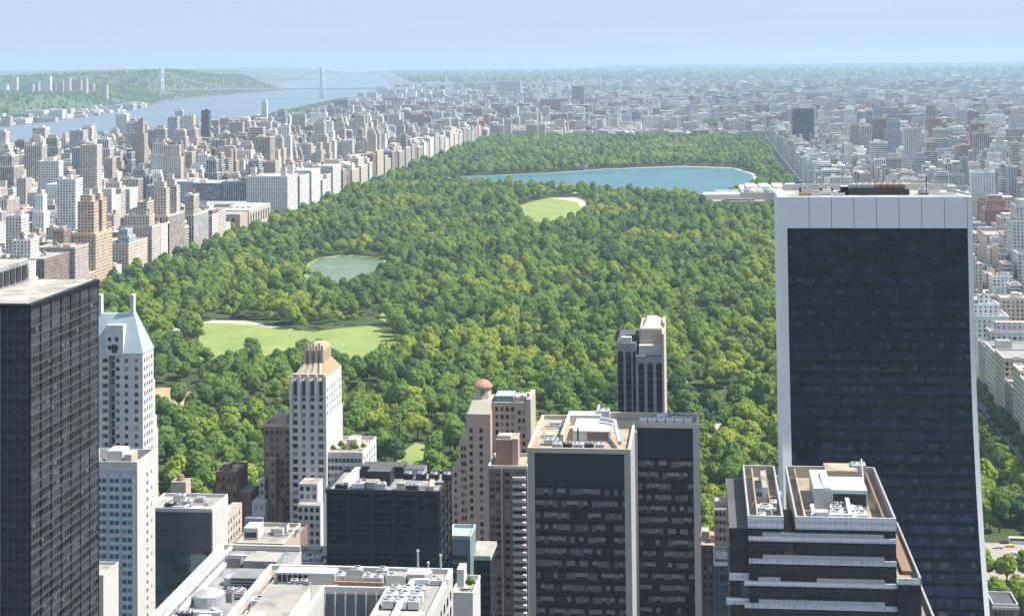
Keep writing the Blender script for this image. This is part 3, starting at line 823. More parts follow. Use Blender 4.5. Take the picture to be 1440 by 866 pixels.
def near_roof():
    zR = 109.0
    def gx(px, py): return ground_pt(px, py, zR)
    Yb = ground_pt(510, 799, zR)[1]
    xr = ground_pt(635, 806, zR)[0]; xl = ground_pt(383, 792, zR)[0]
    Ym = ground_pt(480, 828, zR)[1]; Yf = Yb - 75
    r = thing('office_building', 'pale concrete building seen from above, parapet roof crowded with fans and ducts', 'building', ((xl + xr) / 2, Yf + 30, 0))
    xa, xb = ground_pt(440, 850, zR)[0], ground_pt(531, 850, zR)[0]
    mb = MB()
    mb.prism([(xl, Yf), (xa, Yf), (xa, Ym), (xb, Ym), (xb, Yf), (xr, Yf), (xr, Yb), (xl, Yb)], 0, zR - .6, 0, 1)
    mb.build('wall', [M['concrete'], M['roof_pale']], r)
    z0, z1 = zR - .598, zR + .6
    for (a, b, c, d) in ((xl, xr, Yb - .9, Yb), (xl, xl + .7, Yf, Yb - .903), (xr - .9, xr, Yf, Yb - .903), (xa - .6, xa, Yf, Ym), (xb, xb + .6, Yf, Ym), (xa - .6, xb + .6, Ym + .003, Ym + .7)):
        bx('parapet', r, M['white'], a, b, c, d, z0, z1)
    # dark windows in the well's back wall
    n = 6
    for i in range(n):
        x = xa + (xb - xa) * i / n
        mb = MB(); mb.box(x + .35, x + (xb - xa) / n - .05, Ym - .06, Ym + .02, zR - 40, zR - 1.2, 0); mb.build('window', [M['glass_blue'] if i != 4 else M['brown']], r)
        bx('mullion', r, M['white'], x, x + .32, Ym - .35, Ym - .003, zR - 40, zR - .7)
    # dark clerestory on the roof near the back
    bx('clerestory', r, M['concrete'], xl + 4.5, xa + 1.5, Ym + 5, Ym + 10, z0, zR + 2.2, top=M['white'])
    for i in range(6):
        x = xl + 5 + i * 1.35
        mb = MB(); mb.box(x, x + 1.05, Ym + 4.93, Ym + 4.998, zR - .1, zR + 1.7, 0); mb.build('clerestory_window', [M['glass_dark']], r)
    bx('roof_hatch', r, M['roof_grey'], xl + 4, xl + 8, Ym - 5, Ym - 1, z0, zR + .3, top=M['roof_grey'])
    bx('penthouse', r, M['white'], xl + 7, xa - 1.5, Yf + 20, Ym - 8.5, z0, zR + 3.4, top=M['roof_pale'])
    mb = MB(); mb.box(xl + 7.5, xa - 2.2, Yf + 19.9, Yf + 19.997, zR, zR + 3.0, 0); mb.build('penthouse_panel', [plain('pale blue panel wall', (.42, .5, .58), .5, .1)], r)
    for i in range(5): cooling_unit(r, xa + 1 + i * 3.3, Ym + 6 + (i % 2) * 5, z0, 2.8, 2.8, 2.0, 1, ('metal_white', 'metal', 'rust', 'metal', 'metal_white')[i])
    for i in range(3):
        for j in range(3): cooling_unit(r, xb + 1.5 + i * 3.1, Ym - 4 - j * 4.5, z0, 2.7, 3.4, 2.2, 1, 'metal_white' if (i + j) % 2 else 'metal')
    mb = MB(); mb.cyl(xr - 7.5, Ym + 9.5, z0, zR + 1.8, 3.4, n=20); mb.build('round_tank', [M['metal']], r)
    duct(r, [(xb + 6, Yf + 30, zR + 1.2), (xb + 6, Ym + 4, zR + 1.2), (xr - 4, Ym + 4, zR + 1.2)], 1.1)
    duct(r, [(xb + 2, Ym + 13, zR + 1.0), (xr - 3, Ym + 14, zR + 1.0)], .8, 'metal')
    duct(r, [(xa + 2, Ym + 2.5, zR + .8), (xb - 1, Ym + 2.5, zR + .8)], .7, 'rust')
    for x, y, h in ((ground_pt(586, 805, zR)[0], Yb - .5, 4.2), (ground_pt(618, 806, zR)[0], Yb - .6, 3.2), (ground_pt(600, 806, zR)[0], Yb - .4, 1.2)):
        mb = MB(); mb.cyl(x, y, z1, z1 + h, .28, .2, 8); mb.cyl(x, y, z1 + h, z1 + h + .5, .45, .3, 8); mb.build('mast', [M['metal']], r)
    clutter(r, xl + 9, xa - 3, Ym - 7, Ym + 4, z0, 7, 71)
    clutter(r, xa + 1, xb + 14, Ym + 3, Yb - 3, z0, 12, 72)
    clutter(r, xl + 2, xa - 3, Yf + 42, Ym - 2, z0, 9, 73)
    for i in range(3): duct(r, [(xl + 3 + i * 1.2, Yf + 40, zR + .2), (xl + 3 + i * 1.2, Yb - 3 - i, zR + .2), (xl + 22, Yb - 3 - i, zR + .2)], .28, ('rust', 'metal', 'metal_dark')[i])
    # east face windows
    win_grid(r, [('E', lin(Yf + 2, Yb - 2, 14), [zR - 6 - 4 * i for i in range(6)], 2.4, 2.2, xr)], M['glass_dark'])
    # lower roof to the west with washing rails
    zL = 103.0
    x0 = ground_pt(219, 866, zL)[0]; Y1 = ground_pt(322, 772, zL)[1]; x1 = xl - .01
    r = thing('office_building', 'lower grey roof with round fan drums and twin pale rails along its edge', 'building', ((x0 + x1) / 2, Yf + 30, 0))
    mb = MB(); mb.box(x0, x1, Yf, Y1, 0, zL, 0, 1); mb.build('wall', [M['concrete'], M['roof_grey']], r)
    bx('rail', r, M['white'], x0, x0 + 1.1, Yf, Y1, zL + .002, zL + 1.6)
    bx('rail', r, M['limestone'], x0 + 3.2, x0 + 3.9, Yf, Y1 - 2, zL + .8, zL + 1.6)
    bx('roof_strip', r, M['roof_pale'], x0 + 1.11, x0 + 3.19, Yf, Y1, zL + .002, zL + .25)
    for i in range(12): bx('rail_post', r, M['limestone'], x0 + 3.3, x0 + 3.8, Yf + 3 + i * 9, Yf + 3.6 + i * 9, zL + .003, zL + .797)
    bx('parapet', r, M['white'], x0 + 1.2, x1 - .2, Y1 - .8, Y1, zL + .26, zL + 1.5)
    mb = MB(); mb.cyl(x0 + 10.5, Yb - 12, zL, zL + 2.6, 4.2, 4.0, 22, cap=True); mb.cyl(x0 + 10.5, Yb - 12, zL + 2.6, zL + 3.8, 3.9, 1.4, 22); d_ = mb.build('fan_drum', [M['metal']], r)
    mb = MB(); mb.cyl(x0 + 12, Yb + 4, zL, zL + 2.0, 2.4, 2.2, 18); mb.build('fan_drum', [M['metal']], r)
    bx('louvre_house', r, M['metal'], x0 + 13, x1 - 1.5, Yb - 2, Yb + 6, zL, zL + 3.5, top=M['roof_grey'])
    for i in range(4): bx('louvre', r, M['metal_dark'], x0 + 13.2, x1 - 1.7, Yb - 2.1, Yb - 2.003, zL + .4 + i * .8, zL + .8 + i * .8)
    bx('louvre_house', r, M['roof_grey'], x0 + 12, x1 - 2, Yb + 14, Yb + 22, zL, zL + 3.0, top=M['roof_pale'])
    for i in range(3): bx('bulkhead', r, M['white'], x0 + 6 + i * 4.5, x0 + 9 + i * 4.5, Yf + 34 + i * 2, Yf + 40, zL, zL + 3 + i, top=M['white'])
    clutter(r, x0 + 5, x1 - 2, Yf + 10, Y1 - 4, zL, 16, 44)
    duct(r, [(x0 + 6, Yf + 20, zL + 1), (x0 + 6, Y1 - 10, zL + 1), (x1 - 3, Y1 - 10, zL + 1)], 1.0)


near_roof()


# ---- small teal and dark infill blocks
def infill():
    Y = 640.0
    r = thing('small_block', 'small teal clad block squeezed between black office block and beige hotel', 'building', (X(645, Y), Y + 8, 0))
    mb = MB(); z = Z(645, 758, Y)
    mb.prism([(X(628, Y), Y), (X(660, Y), Y), (X(660, Y), Y + 16), (X(628, Y), Y + 16)], 0, z, 0, 1); mb.build('wall', [M['teal'], M['copper']], r)
    mb = MB(); parapet(mb, X(628, Y) - .1, X(660, Y) + .1, Y - .1, Y + 16, z + .002, 1.4, .5); mb.build('parapet', [M['copper']], r)
    win_grid(r, [('S', lin(X(634, Y), X(656, Y), 4), [z - 8 - 3.4 * i for i in range(9)], 1.5, 2.0, Y)], M['glass_blue'])
    Y = 650.0
    r = thing('small_block', 'dark glass block with white ledge at the foot of the beige hotel', 'building', (X(675, Y), Y + 8, 0))
    z = Z(675, 787, Y)
    g = curtain('navy infill glass', (.012, .016, .028), (.02, .024, .034), 1.5, 3.6, .7, (.03, .034, .045), .03, pblind=.04)
    bx('curtain_wall', r, g, X(661, Y), X(688, Y), Y, Y + 20, 0, z, top=M['roof_dark'])
    bx('ledge', r, M['white'], X(661, Y) - .2, X(688, Y) + .2, Y - .3, Y + 20, z + .002, z + 1.6, top=M['roof_pale'])
    Y = 470.0
    r = thing('terrace_block', 'white terraced block with a planted roof corner beside the pale equipment roof', 'building', (X(650, Y), Y + 8, 0))
    z = Z(650, 838, Y)
    bx('wall', r, M['white'], X(634, Y), X(663, Y), Y, Y + 16, 0, z, top=M['roof_pale'])
    mb = MB(); parapet(mb, X(634, Y) - .1, X(663, Y) + .1, Y - .1, Y + 16, z + .002, 1.1, .4); mb.build('parapet', [M['white']], r)
    bx('stair_head', r, M['white'], X(635, Y), X(645, Y), Y + 8, Y + 14, z, z + 5, top=M['white'])
    return (X(655, Y), Y + 6, z)


planted = infill()


# ---- beige hotel tower with domed cupola
def beige_tower():
    Y0 = 760.0
    r = thing('hotel_tower', 'beige stone tower with terracotta domed cupola and stepped shoulders', 'tower', (X(690, Y0), Y0 + 15, 0))
    xa, xb = X(656, Y0), X(690, Y0)
    zc = Z(672, 582, Y0); zw = Z(720, 566, Y0 + 8)
    mb = MB()
    mb.box(xa, xb, Y0, Y0 + 26, 0, zc, 0, 1)
    mb.box(X(645, Y0), xa - .01, Y0 + 2, Y0 + 24, 0, Z(650, 622, Y0), 0, 1)
    mb.box(X(634, Y0), X(645, Y0) - .01, Y0 + 3, Y0 + 22, 0, Z(640, 660, Y0), 0, 1)
    mb.build('shaft', [M['pink_beige'], M['roof_pale']], r)
    wx0, wx1 = xb + .01, X(746, Y0 + 8)
    mb = MB(); mb.box(wx0, wx1, Y0 + 8, Y0 + 32, 0, zw, 0, 1); mb.build('wing', [M['beige'], M['roof_grey']], r)
    mb = MB(); mb.box(wx0 + 1, wx0 + 9.5, Y0 + 10, Y0 + 22, zw, zw + 2.6, 0, 1); mb.build('green_penthouse', [M['teal'], M['copper']], r)
    for i in range(3): bx('chimney', r, M['pink_beige'], wx1 - 7 + i * 2.6, wx1 - 5.7 + i * 2.6, Y0 + 9 + i, Y0 + 12 + i, zw, zw + 2.4 + i * .7)
    bx('bulkhead', r, M['white'], wx1 - 7.6, wx1 - 1.2, Y0 + 14, Y0 + 20, zw, zw + 1.6, top=M['white'])
    bx('corner_pier', r, M['cream'], wx1 - 1.6, wx1 + .4, Y0 + 7.4, Y0 + 30, 0, zw + 1.8)
    # shoulders and cupola
    cx, cy = X(680, Y0 + 9), Y0 + 10
    mb = MB(); mb.frustum((xa + .5, xb - .3, Y0 + 1, Y0 + 24), (cx - 4.4, cx + 4.0, cy - 5, cy + 8), zc + .01, Z(680, 566, Y0), 0)
    mb.build('crown_base', [M['cream']], r)
    mb = MB(); z0 = Z(680, 566, Y0); z1 = Z(680, 546, Y0 + 6); z2 = Z(680, 534, Y0 + 8)
    mb.cyl(cx, cy, z0 + .01, z1, 3.9, 3.7, 8, 0); c = mb.build('cupola', [M['cream']], r)
    mb = MB()
    prof = [(4.5, 0), (4.3, .25), (3.4, .55), (2.0, .82), (.4, 1.0)]
    for (ra, ta), (rb, tb) in zip(prof, prof[1:]): mb.cyl(cx, cy, z1 + (z2 - z1) * ta, z1 + (z2 - z1) * tb, ra, rb, 14, 0)
    mb.cyl(cx, cy, z2, z2 + 1.2, .3, .05, 6, 0)
    mb.build('dome', [M['terracotta']], c)
    mb = MB(); mb.box(cx - .9, cx + .9, cy - 4.2, cy - 3.4, z0 + 2.4, z1 - 1.0, 0); mb.build('cupola_opening', [M['brown']], c)
    zz = [zc - 5 - 3.5 * i for i in range(24)]
    win_grid(r, [('S', [xa + 2.2, xa + 4.6 + 2.2], zz[1:], 1.5, 2.0, Y0), ('S', [xa - 2.2, xa - .9], [Z(650, 622, Y0) - 4 - 3.5 * i for i in range(16)], 1.0, 1.9, Y0 + 2),
                 ('S', [X(639, Y0)], [Z(640, 660, Y0) - 4 - 3.5 * i for i in range(13)], 1.2, 1.8, Y0 + 3),
                 ('S', lin(wx0 + .8, wx0 + 10.5, 4), [zw - 4 - 3.5 * i for i in range(8)], 1.35, 2.0, Y0 + 8), ('S', lin(wx0 + 11.5, wx1 - 2, 2), [zw - 5.5 - 3.5 * i for i in range(8)], 1.2, 1.9, Y0 + 8)], M['glass_dark'])


beige_tower()


# ---- brown apartment tower with balconies
def balcony_tower():
    Y0 = 690.0
    x0, x1 = X(687, Y0), X(741, Y0); D = 22
    zt = Z(715, 659, Y0)
    r = thing('apartment_tower', 'brown brick balcony tower with brick red penthouse squeezed beside the pale-piered black tower', 'tower', ((x0 + x1) / 2, Y0 + 10, 0))
    mb = MB(); mb.box(x0, x1, Y0, Y0 + D, 0, zt, 0, 1); mb.build('wall', [M['brown'], M['roof_tan']], r)
    mb = MB(); parapet(mb, x0 - .2, x1 + .1, Y0 - .25, Y0 + D, zt + .002, 1.3, .6); mb.build('parapet', [M['white']], r)
    px0, px1 = X(697, Y0 + 6), X(727, Y0 + 6); zp = Z(712, 618, Y0 + 6)
    bx('penthouse', r, M['redbrick'], px0, px1, Y0 + 6, Y0 + D - 3, zt, zp, top=M['roof_tan'])
    bx('chimney', r, M['pink_beige'], px1 - 1.8, px1 + .6, Y0 + 5.2, Y0 + 9, zt, zp + .6)
    bx('water_tank_room', r, M['white'], px0 + 1, px1 - 2.6, Y0 + 7, Y0 + 12, zp + .002, zp + 1.4, top=M['white'])
    bx('column', r, M['beige'], X(705.5, Y0) - .35, X(705.5, Y0) + .35, Y0 - .5, Y0 - .003, 0, zt)
    for i in range(24):
        z = zt - 4.2 - 3.05 * i
        bx('balcony', r, M['limestone'] if i % 5 else M['white'], X(721, Y0), X(739, Y0), Y0 - 1.7, Y0 - .004, z, z + 1.15)
    zs = [zt - 3.0 - 3.05 * i for i in range(26)]
    win_grid(r, [('S', [X(692, Y0), X(700, Y0)], zs, 1.7, 1.5, Y0), ('S', [X(713, Y0)], zs, 1.9, 1.5, Y0), ('S', [X(730, Y0)], zs, 4.6, 1.9, Y0)], M['glass_dark'])


balcony_tower()


# ---- double black tower with pale piers
def double_tower():
    YL, YR = 560.0, 600.0
    r = thing('office_tower', 'twin-block black glass tower with pale stone end piers and cream equipment roof', 'tower', (X(865, 600), 600, 0))
    lx0, lx1 = X(752, YL), X(878, YL); rx0, rx1 = X(897, YR), X(975, YR)
    zt = Z(815, 636, YL)
    g = curtain('double tower glass', (.007, .007, .012), (.008, .008, .012), 1.45, 3.95, .60, (.012, .012, .016), .04, (.17, .165, .175), .58, .6, .14, .3, voff=-(zt % 3.95))
    cap = plain('navy roof band', (.008, .013, .024), .35, .25, .1)
    YB = 611.0
    YQ = 614.0
    mb = MB(); mb.box(lx0, lx1, YL, YB, 0, zt - 11.5, 0, 1); mb.box(rx0, rx1, YR, YQ, 0, zt - 11.5, 0, 1)
    mb.box(lx1 + .01, rx0 - .01, YR - 6, YB, 0, zt - .5, 1, 1)
    mb.build('curtain_wall', [g, M['pier_grey']], r)
    mb = MB(); mb.box(lx0, lx1, YL - .05, YB, zt - 11.498, zt - .3, 0); mb.build('roof_band', [cap], r)
    mb = MB(); mb.box(rx0, rx1, YR - .05, YQ, zt - 11.498, zt - .3, 0); mb.build('roof_band', [cap], r)
    for (a, b, y0, y1) in ((X(742, YL), lx0 - .003, YL - .8, YB), (lx1 + .003, X(887, YL), YL - .8, YR - 1), (X(888.5, YR), rx0 - .003, YR - .8, YB), (rx1 + .003, X(984, YR), YR - .8, YQ)):
        bx('pier', r, M['pier_grey'], a, b, y0, y1, 0, zt - .2)
    # floor strips as parts
    k = 0
    for (x0, x1, y) in ((lx0, lx1, YL), (rx0, rx1, YR)):
        for i in range(22):
            z = zt - 11.5 - 3.95 * i
            bx('spandrel', r, M['black'], x0 + .02, x1 - .02, y - .22, y - .004, z - .35, z + .55)
    # roof
    L0, L1, R1 = X(742, YL), X(887, YL), X(984, YR)
    mb = MB(); mb.prism([(L0, YL - .8), (L1, YL - .8), (L1, YR - .8), (R1, YR - .8), (R1, YQ), (L0 + 24, YQ), (L0 + 24, YB), (L0, YB)], zt - .197, zt, 0, 0); mb.build('roof', [M['roof_tan']], r)
    def wallstrip(a, b, c, d, h=1.5): bx('parapet', r, M['cream'], a, b, c, d, zt + .002, zt + h)
    wallstrip(L0, L1, YL - .8, YL + .1); wallstrip(L0, L0 + .9, YL + .103, YB); wallstrip(L1 - .9, L1, YL + .103, YR - .803)
    wallstrip(L1, R1, YR - .8, YR + .1); wallstrip(R1 - .9, R1, YR + .103, YQ - .903); wallstrip(L0 + 24, R1, YQ - .9, YQ, 2.2); wallstrip(L0 + 24, L0 + 25, YB, YQ - .903, 2.2); wallstrip(L0 + .9, L0 + 24, YB - .9, YB)
    bx('roof_screen', r, M['cream'], L0 + 10, L0 + 11, YL + 12, YB - 2, zt, zt + 3.2)
    bx('penthouse', r, M['limestone'], X(806, YL + 16), X(858, YL + 16), YL + 16, YL + 36, zt, zt + 3.6, top=M['white'])
    bx('louvre', r, M['brown'], X(826, YL + 16), X(856, YL + 16), YL + 15.8, YL + 15.997, zt + .5, zt + 3.2)
    bx('penthouse', r, M['white'], X(800, YL + 42), X(846, YL + 42), YL + 41.5, YB - 2, zt, zt + 3.4, top=M['limestone'])
    bx('flue', r, M['black'], X(812, YL + 9), X(814, YL + 9), YL + 9, YL + 10, zt, zt + 6)
    duct(r, [(X(845, YL + 30), YL + 30, zt + 4.8), (X(866, YL + 30), YL + 26, zt + 4.8), (X(872, YL + 8), YL + 6, zt + 2)], 1.2, 'metal')
    for i in range(6): cooling_unit(r, rx0 + .6 + i * 3.2, YR + 2.5, zt, 2.6, 5, 1.8, 1, 'metal_white')
    for i in range(5): cooling_unit(r, L0 + 8 + i * 3.6, YL + 2, zt, 3, 4, 2.2, 2, 'metal_dark' if i % 2 else 'metal')
    cooling_unit(r, X(842, YB - 6), YB - 7, zt, 4, 5, 4.5, 2, 'metal')
    duct(r, [(X(838, YB - 5), YB - 8, zt + 1), (X(844, YB - 3), YB - 3, zt + 6)], .6, 'metal_white')
    clutter(r, L0 + 38, R1 - 6, YR + 9.5, YQ - 1, zt, 4, 52)
    clutter(r, L0 + 2, L0 + 9, YL + 8, YB - 4, zt, 5, 53)


double_tower()


# ---- slim dark tower with arched strips, at the park edge
def arch_tower():
    Y0 = 757.0
    r = thing('hotel_tower', 'slim dark tower with round-headed window strips and bright cream side, alone above the trees', 'tower', (X(905, Y0), Y0 + 15, 0))
    x0, xm, x1 = X(869, Y0), X(896.5, Y0 + 2), X(933, Y0)
    zl = Z(884, 484, Y0); zr = Z(915, 501, Y0); zu = Z(916, 462, Y0 + 8)
    pg = plain('grey violet concrete', (.26, .25, .27), .75, .15)
    mb = MB(); mb.box(x0, xm - .01, Y0 + 2, Y0 + 40, 0, zl, 0, 1); mb.box(xm, x1, Y0, Y0 + 44, 0, zr, 0, 1); mb.build('wall', [pg, M['roof_dark']], r)
    ux0, ux1 = X(902, Y0 + 8), x1
    mb = MB(); mb.box(ux0, ux1, Y0 + 8, Y0 + 40, zr + .002, zu, 0, 1); mb.build('upper_block', [M['beige'], M['roof_pale']], r)
    bx('ledge', r, M['white'], ux0 - .3, ux1 - .02, Y0 + 3.5, Y0 + 7.99, zr + .004, zr + 4.2, top=M['white'])
    bx('attic', r, M['cream'], ux0 + .6, ux1 - .1, Y0 + 7.6, Y0 + 7.996, zu - 3.4, zu - .4)
    mb = MB(); mb.frustum((ux0 + 1.5, ux1 - 1, Y0 + 12, Y0 + 36), (ux0 + 3, ux1 - 3, Y0 + 18, Y0 + 30), zu + .01, zu + 2.6, 0); mb.build('roof_cap', [M['white']], r)
    bx('side_wall', r, M['cream'], x1 + .003, x1 + .9, Y0 + .2, Y0 + 46, 0, zu - 1, top=M['cream'])
    bx('side_wall', r, M['cream'], x1 + .003, x1 + .8, Y0 + 16, Y0 + 34, zu - .997, zu + 1.6, top=M['cream'])
    bx('penthouse', r, M['metal_dark'], x0 + 4, xm - .6, Y0 + 8, Y0 + 22, zl, zl + 3.0, top=M['roof_dark'])
    bx('penthouse', r, M['white'], x0 + 2, x0 + 6.5, Y0 + 4, Y0 + 7.5, zl, zl + 2.4, top=M['white'])
    g = curtain('arched strip glass', (.012, .014, .026), (.02, .02, .032), 2.6, 3.4, .68, (.03, .03, .04), .02, pblind=.05, rough=.15)
    def strip(cx, y, w, zt):
        mb = MB(); h = w / 2
        pts = [(cx - h, zt - h)] + [(cx - h * cos(pi * k / 8), zt - h + h * sin(pi * k / 8)) for k in range(1, 8)] + [(cx + h, zt - h)]
        poly = [(cx - h, 0), (cx + h, 0)] + [(p[0], p[1]) for p in reversed(pts)]
        mb.face([(a, y - .06, b) for a, b in poly], 0, uvs=[(a, b) for a, b in poly])
        for i in range(len(poly)):
            a, b = poly[i], poly[(i + 1) % len(poly)]
            mb.face([(a[0], y - .06, a[1]), (a[0], y + .1, a[1]), (b[0], y + .1, b[1]), (b[0], y - .06, b[1])], 0)
        mb.build('window_strip', [g], r)
    for px in (874.5, 885.5): strip(X(px, Y0 + 2), Y0 + 2, 2.5, Z(884, 495, Y0))
    strip(X(893.6, Y0 + 2), Y0 + 2, 1.2, Z(884, 495, Y0))
    for px in (903.5, 916, 928.5): strip(X(px, Y0), Y0, 2.5, Z(915, 510, Y0))


arch_tower()


# ---- wide dark slab tower with white frame and sweeping front
def slab_tower():
    Y0 = 600.0
    x0, x1 = X(1094, Y0, 285), X(1367, Y0, 275); D = 32
    zt = Z(1230, 277, Y0)
    r = thing('office_tower', 'very wide dark glass slab tower in white stone frame, its front sweeping outward below', 'tower', ((x0 + x1) / 2, Y0 + 16, 0))
    def yo(z):
        t = max(0.0, (150 - z) / 150)
        return Y0 - 46 * t * t
    g = curtain('slab tower glass', (.003, .004, .014), (.002, .0025, .008), 1.52, 3.75, .62, (.012, .012, .02), .035, (.034, .034, .055), .40, .85, .10, spec=.22, refl_patch=.7)
    gx0, gx1 = X(1107, Y0, 320), X(1361, Y0, 320)
    zg = Z(1230, 321, Y0)
    n = 48
    zz = [zg * i / n for i in range(n + 1)]
    mb = MB()
    for a, b in zip(zz, zz[1:]):
        mb.face([(gx0, yo(a) + .5, a), (gx1, yo(a) + .5, a), (gx1, yo(b) + .5, b), (gx0, yo(b) + .5, b)], 0, uvs=[(0, a), (gx1 - gx0, a), (gx1 - gx0, b), (0, b)])
    mb.build('glass_front', [g], r)
    # white side frames follow the sweep
    for (a, b) in ((x0, gx0), (gx1, x1)):
        mb = MB()
        zz2 = zz + [zt]
        for p, q in zip(zz2, zz2[1:]):
            mb.face([(a, yo(p), p), (b, yo(p), p), (b, yo(q), q), (a, yo(q), q)], 0)
            mb.face([(b, yo(p), p), (b, Y0 + D, p), (b, Y0 + D, q), (b, yo(q), q)], 0)
            mb.face([(a, Y0 + D, p), (a, yo(p), p), (a, yo(q), q), (a, Y0 + D, q)], 0)
        mb.face([(a, Y0, zt), (b, Y0, zt), (b, Y0 + D, zt), (a, Y0 + D, zt)], 0)
        mb.build('side_frame', [M['travertine']], r)
    for i in range(8):
        a = gx0 + (gx1 - gx0) * i / 8
        bx('top_panel', r, M['travertine'], a + (.003 if i else .003), a + (gx1 - gx0) / 8 - .16, Y0 - .004, Y0 + .6, zg + .01, zt - .02)
    mb = MB(); mb.box(gx0, gx1, Y0 + .603, Y0 + D, 0, zt - .3, 0, 1); mb.build('core', [M['black'], M['roof_pale']], r)
    for i in range(46):
        z = zg - 3.75 * i - 1.6
        if z < 8: break
        y = yo(z)
        bx('floor_band', r, M['black'], gx0 + .01, gx1 - .01, y + .18, y + .9, z - .45, z + .1)
    for i in range(1, 8):
        a = gx0 + (gx1 - gx0) * i / 8
        mb = MB()
        for p, q in zip(zz, zz[1:]):
            mb.face([(a - .12, yo(p) + .12, p), (a + .12, yo(p) + .12, p), (a + .12, yo(q) + .12, q), (a - .12, yo(q) + .12, q)], 0)
            mb.face([(a + .12, yo(p) + .12, p), (a + .12, yo(p) + .6, p), (a + .12, yo(q) + .6, q), (a + .12, yo(q) + .12, q)], 0)
            mb.face([(a - .12, yo(p) + .6, p), (a - .12, yo(p) + .12, p), (a - .12, yo(q) + .12, q), (a - .12, yo(q) + .6, q)], 0)
        mb.build('mullion', [M['black']], r)
    # roof gear
    z = zt - .297
    bx('roof', r, M['white'], gx0, gx1, Y0 + .61, Y0 + D - .01, z, z + .25, top=M['roof_pale'])
    for (a, b, y0, y1) in ((gx0, gx1, Y0 + D - .9, Y0 + D - .02),):
        bx('parapet', r, M['white'], a, b, y0, y1, z + .26, z + 2.4)
    ux = X(1199, Y0 + 10); vx = X(1285, Y0 + 10)
    bx('cooling_base', r, M['metal_dark'], ux, vx, Y0 + 8, Y0 + 24, z + .252, z + 2.2, top=M['metal_dark'])
    for i in range(9):
        a = ux + 1 + (vx - ux - 2) * i / 9
        cooling_unit(r, a, Y0 + 10, z + 2.21, 1.9, 6, 1.7, 1, 'rust' if i > 3 else 'metal')
    bx('pump_house', r, M['black'], ux - 2.6, ux - .05, Y0 + 7, Y0 + 12, z + .252, z + 3.4, top=M['metal_white'])
    bx('bulkhead', r, M['white'], X(1341, Y0 + 14), X(1353, Y0 + 14), Y0 + 14, Y0 + 18, z + .252, z + 3.0, top=M['white'])
    for i, px in enumerate((1130, 1146, 1178)): duct(r, [(X(px, Y0 + 6), Y0 + 4, z + .9), (X(px, Y0 + 6) + 4, Y0 + 5, z + .9)], .9, 'rust' if i == 0 else 'metal')
    clutter(r, gx0 + 2, ux - 4, Y0 + 3, Y0 + D - 4, z + .252, 6, 81); clutter(r, vx + 3, gx1 - 6, Y0 + 3, Y0 + D - 4, z + .252, 4, 82)
    mb = MB(); mb.bar((X(1310, Y0 + 8), Y0 + 8, z), (X(1310, Y0 + 8), Y0 + 8, z + 7), .3); mb.build('mast', [M['metal_dark']], r)
    mb = MB(); mb.bar((X(1352, Y0 + 2), Y0 + 6, z + 2), (x1 - .6, Y0 + .8, z + .9), .8); mb.build('davit', [M['metal']], r)


slab_tower()


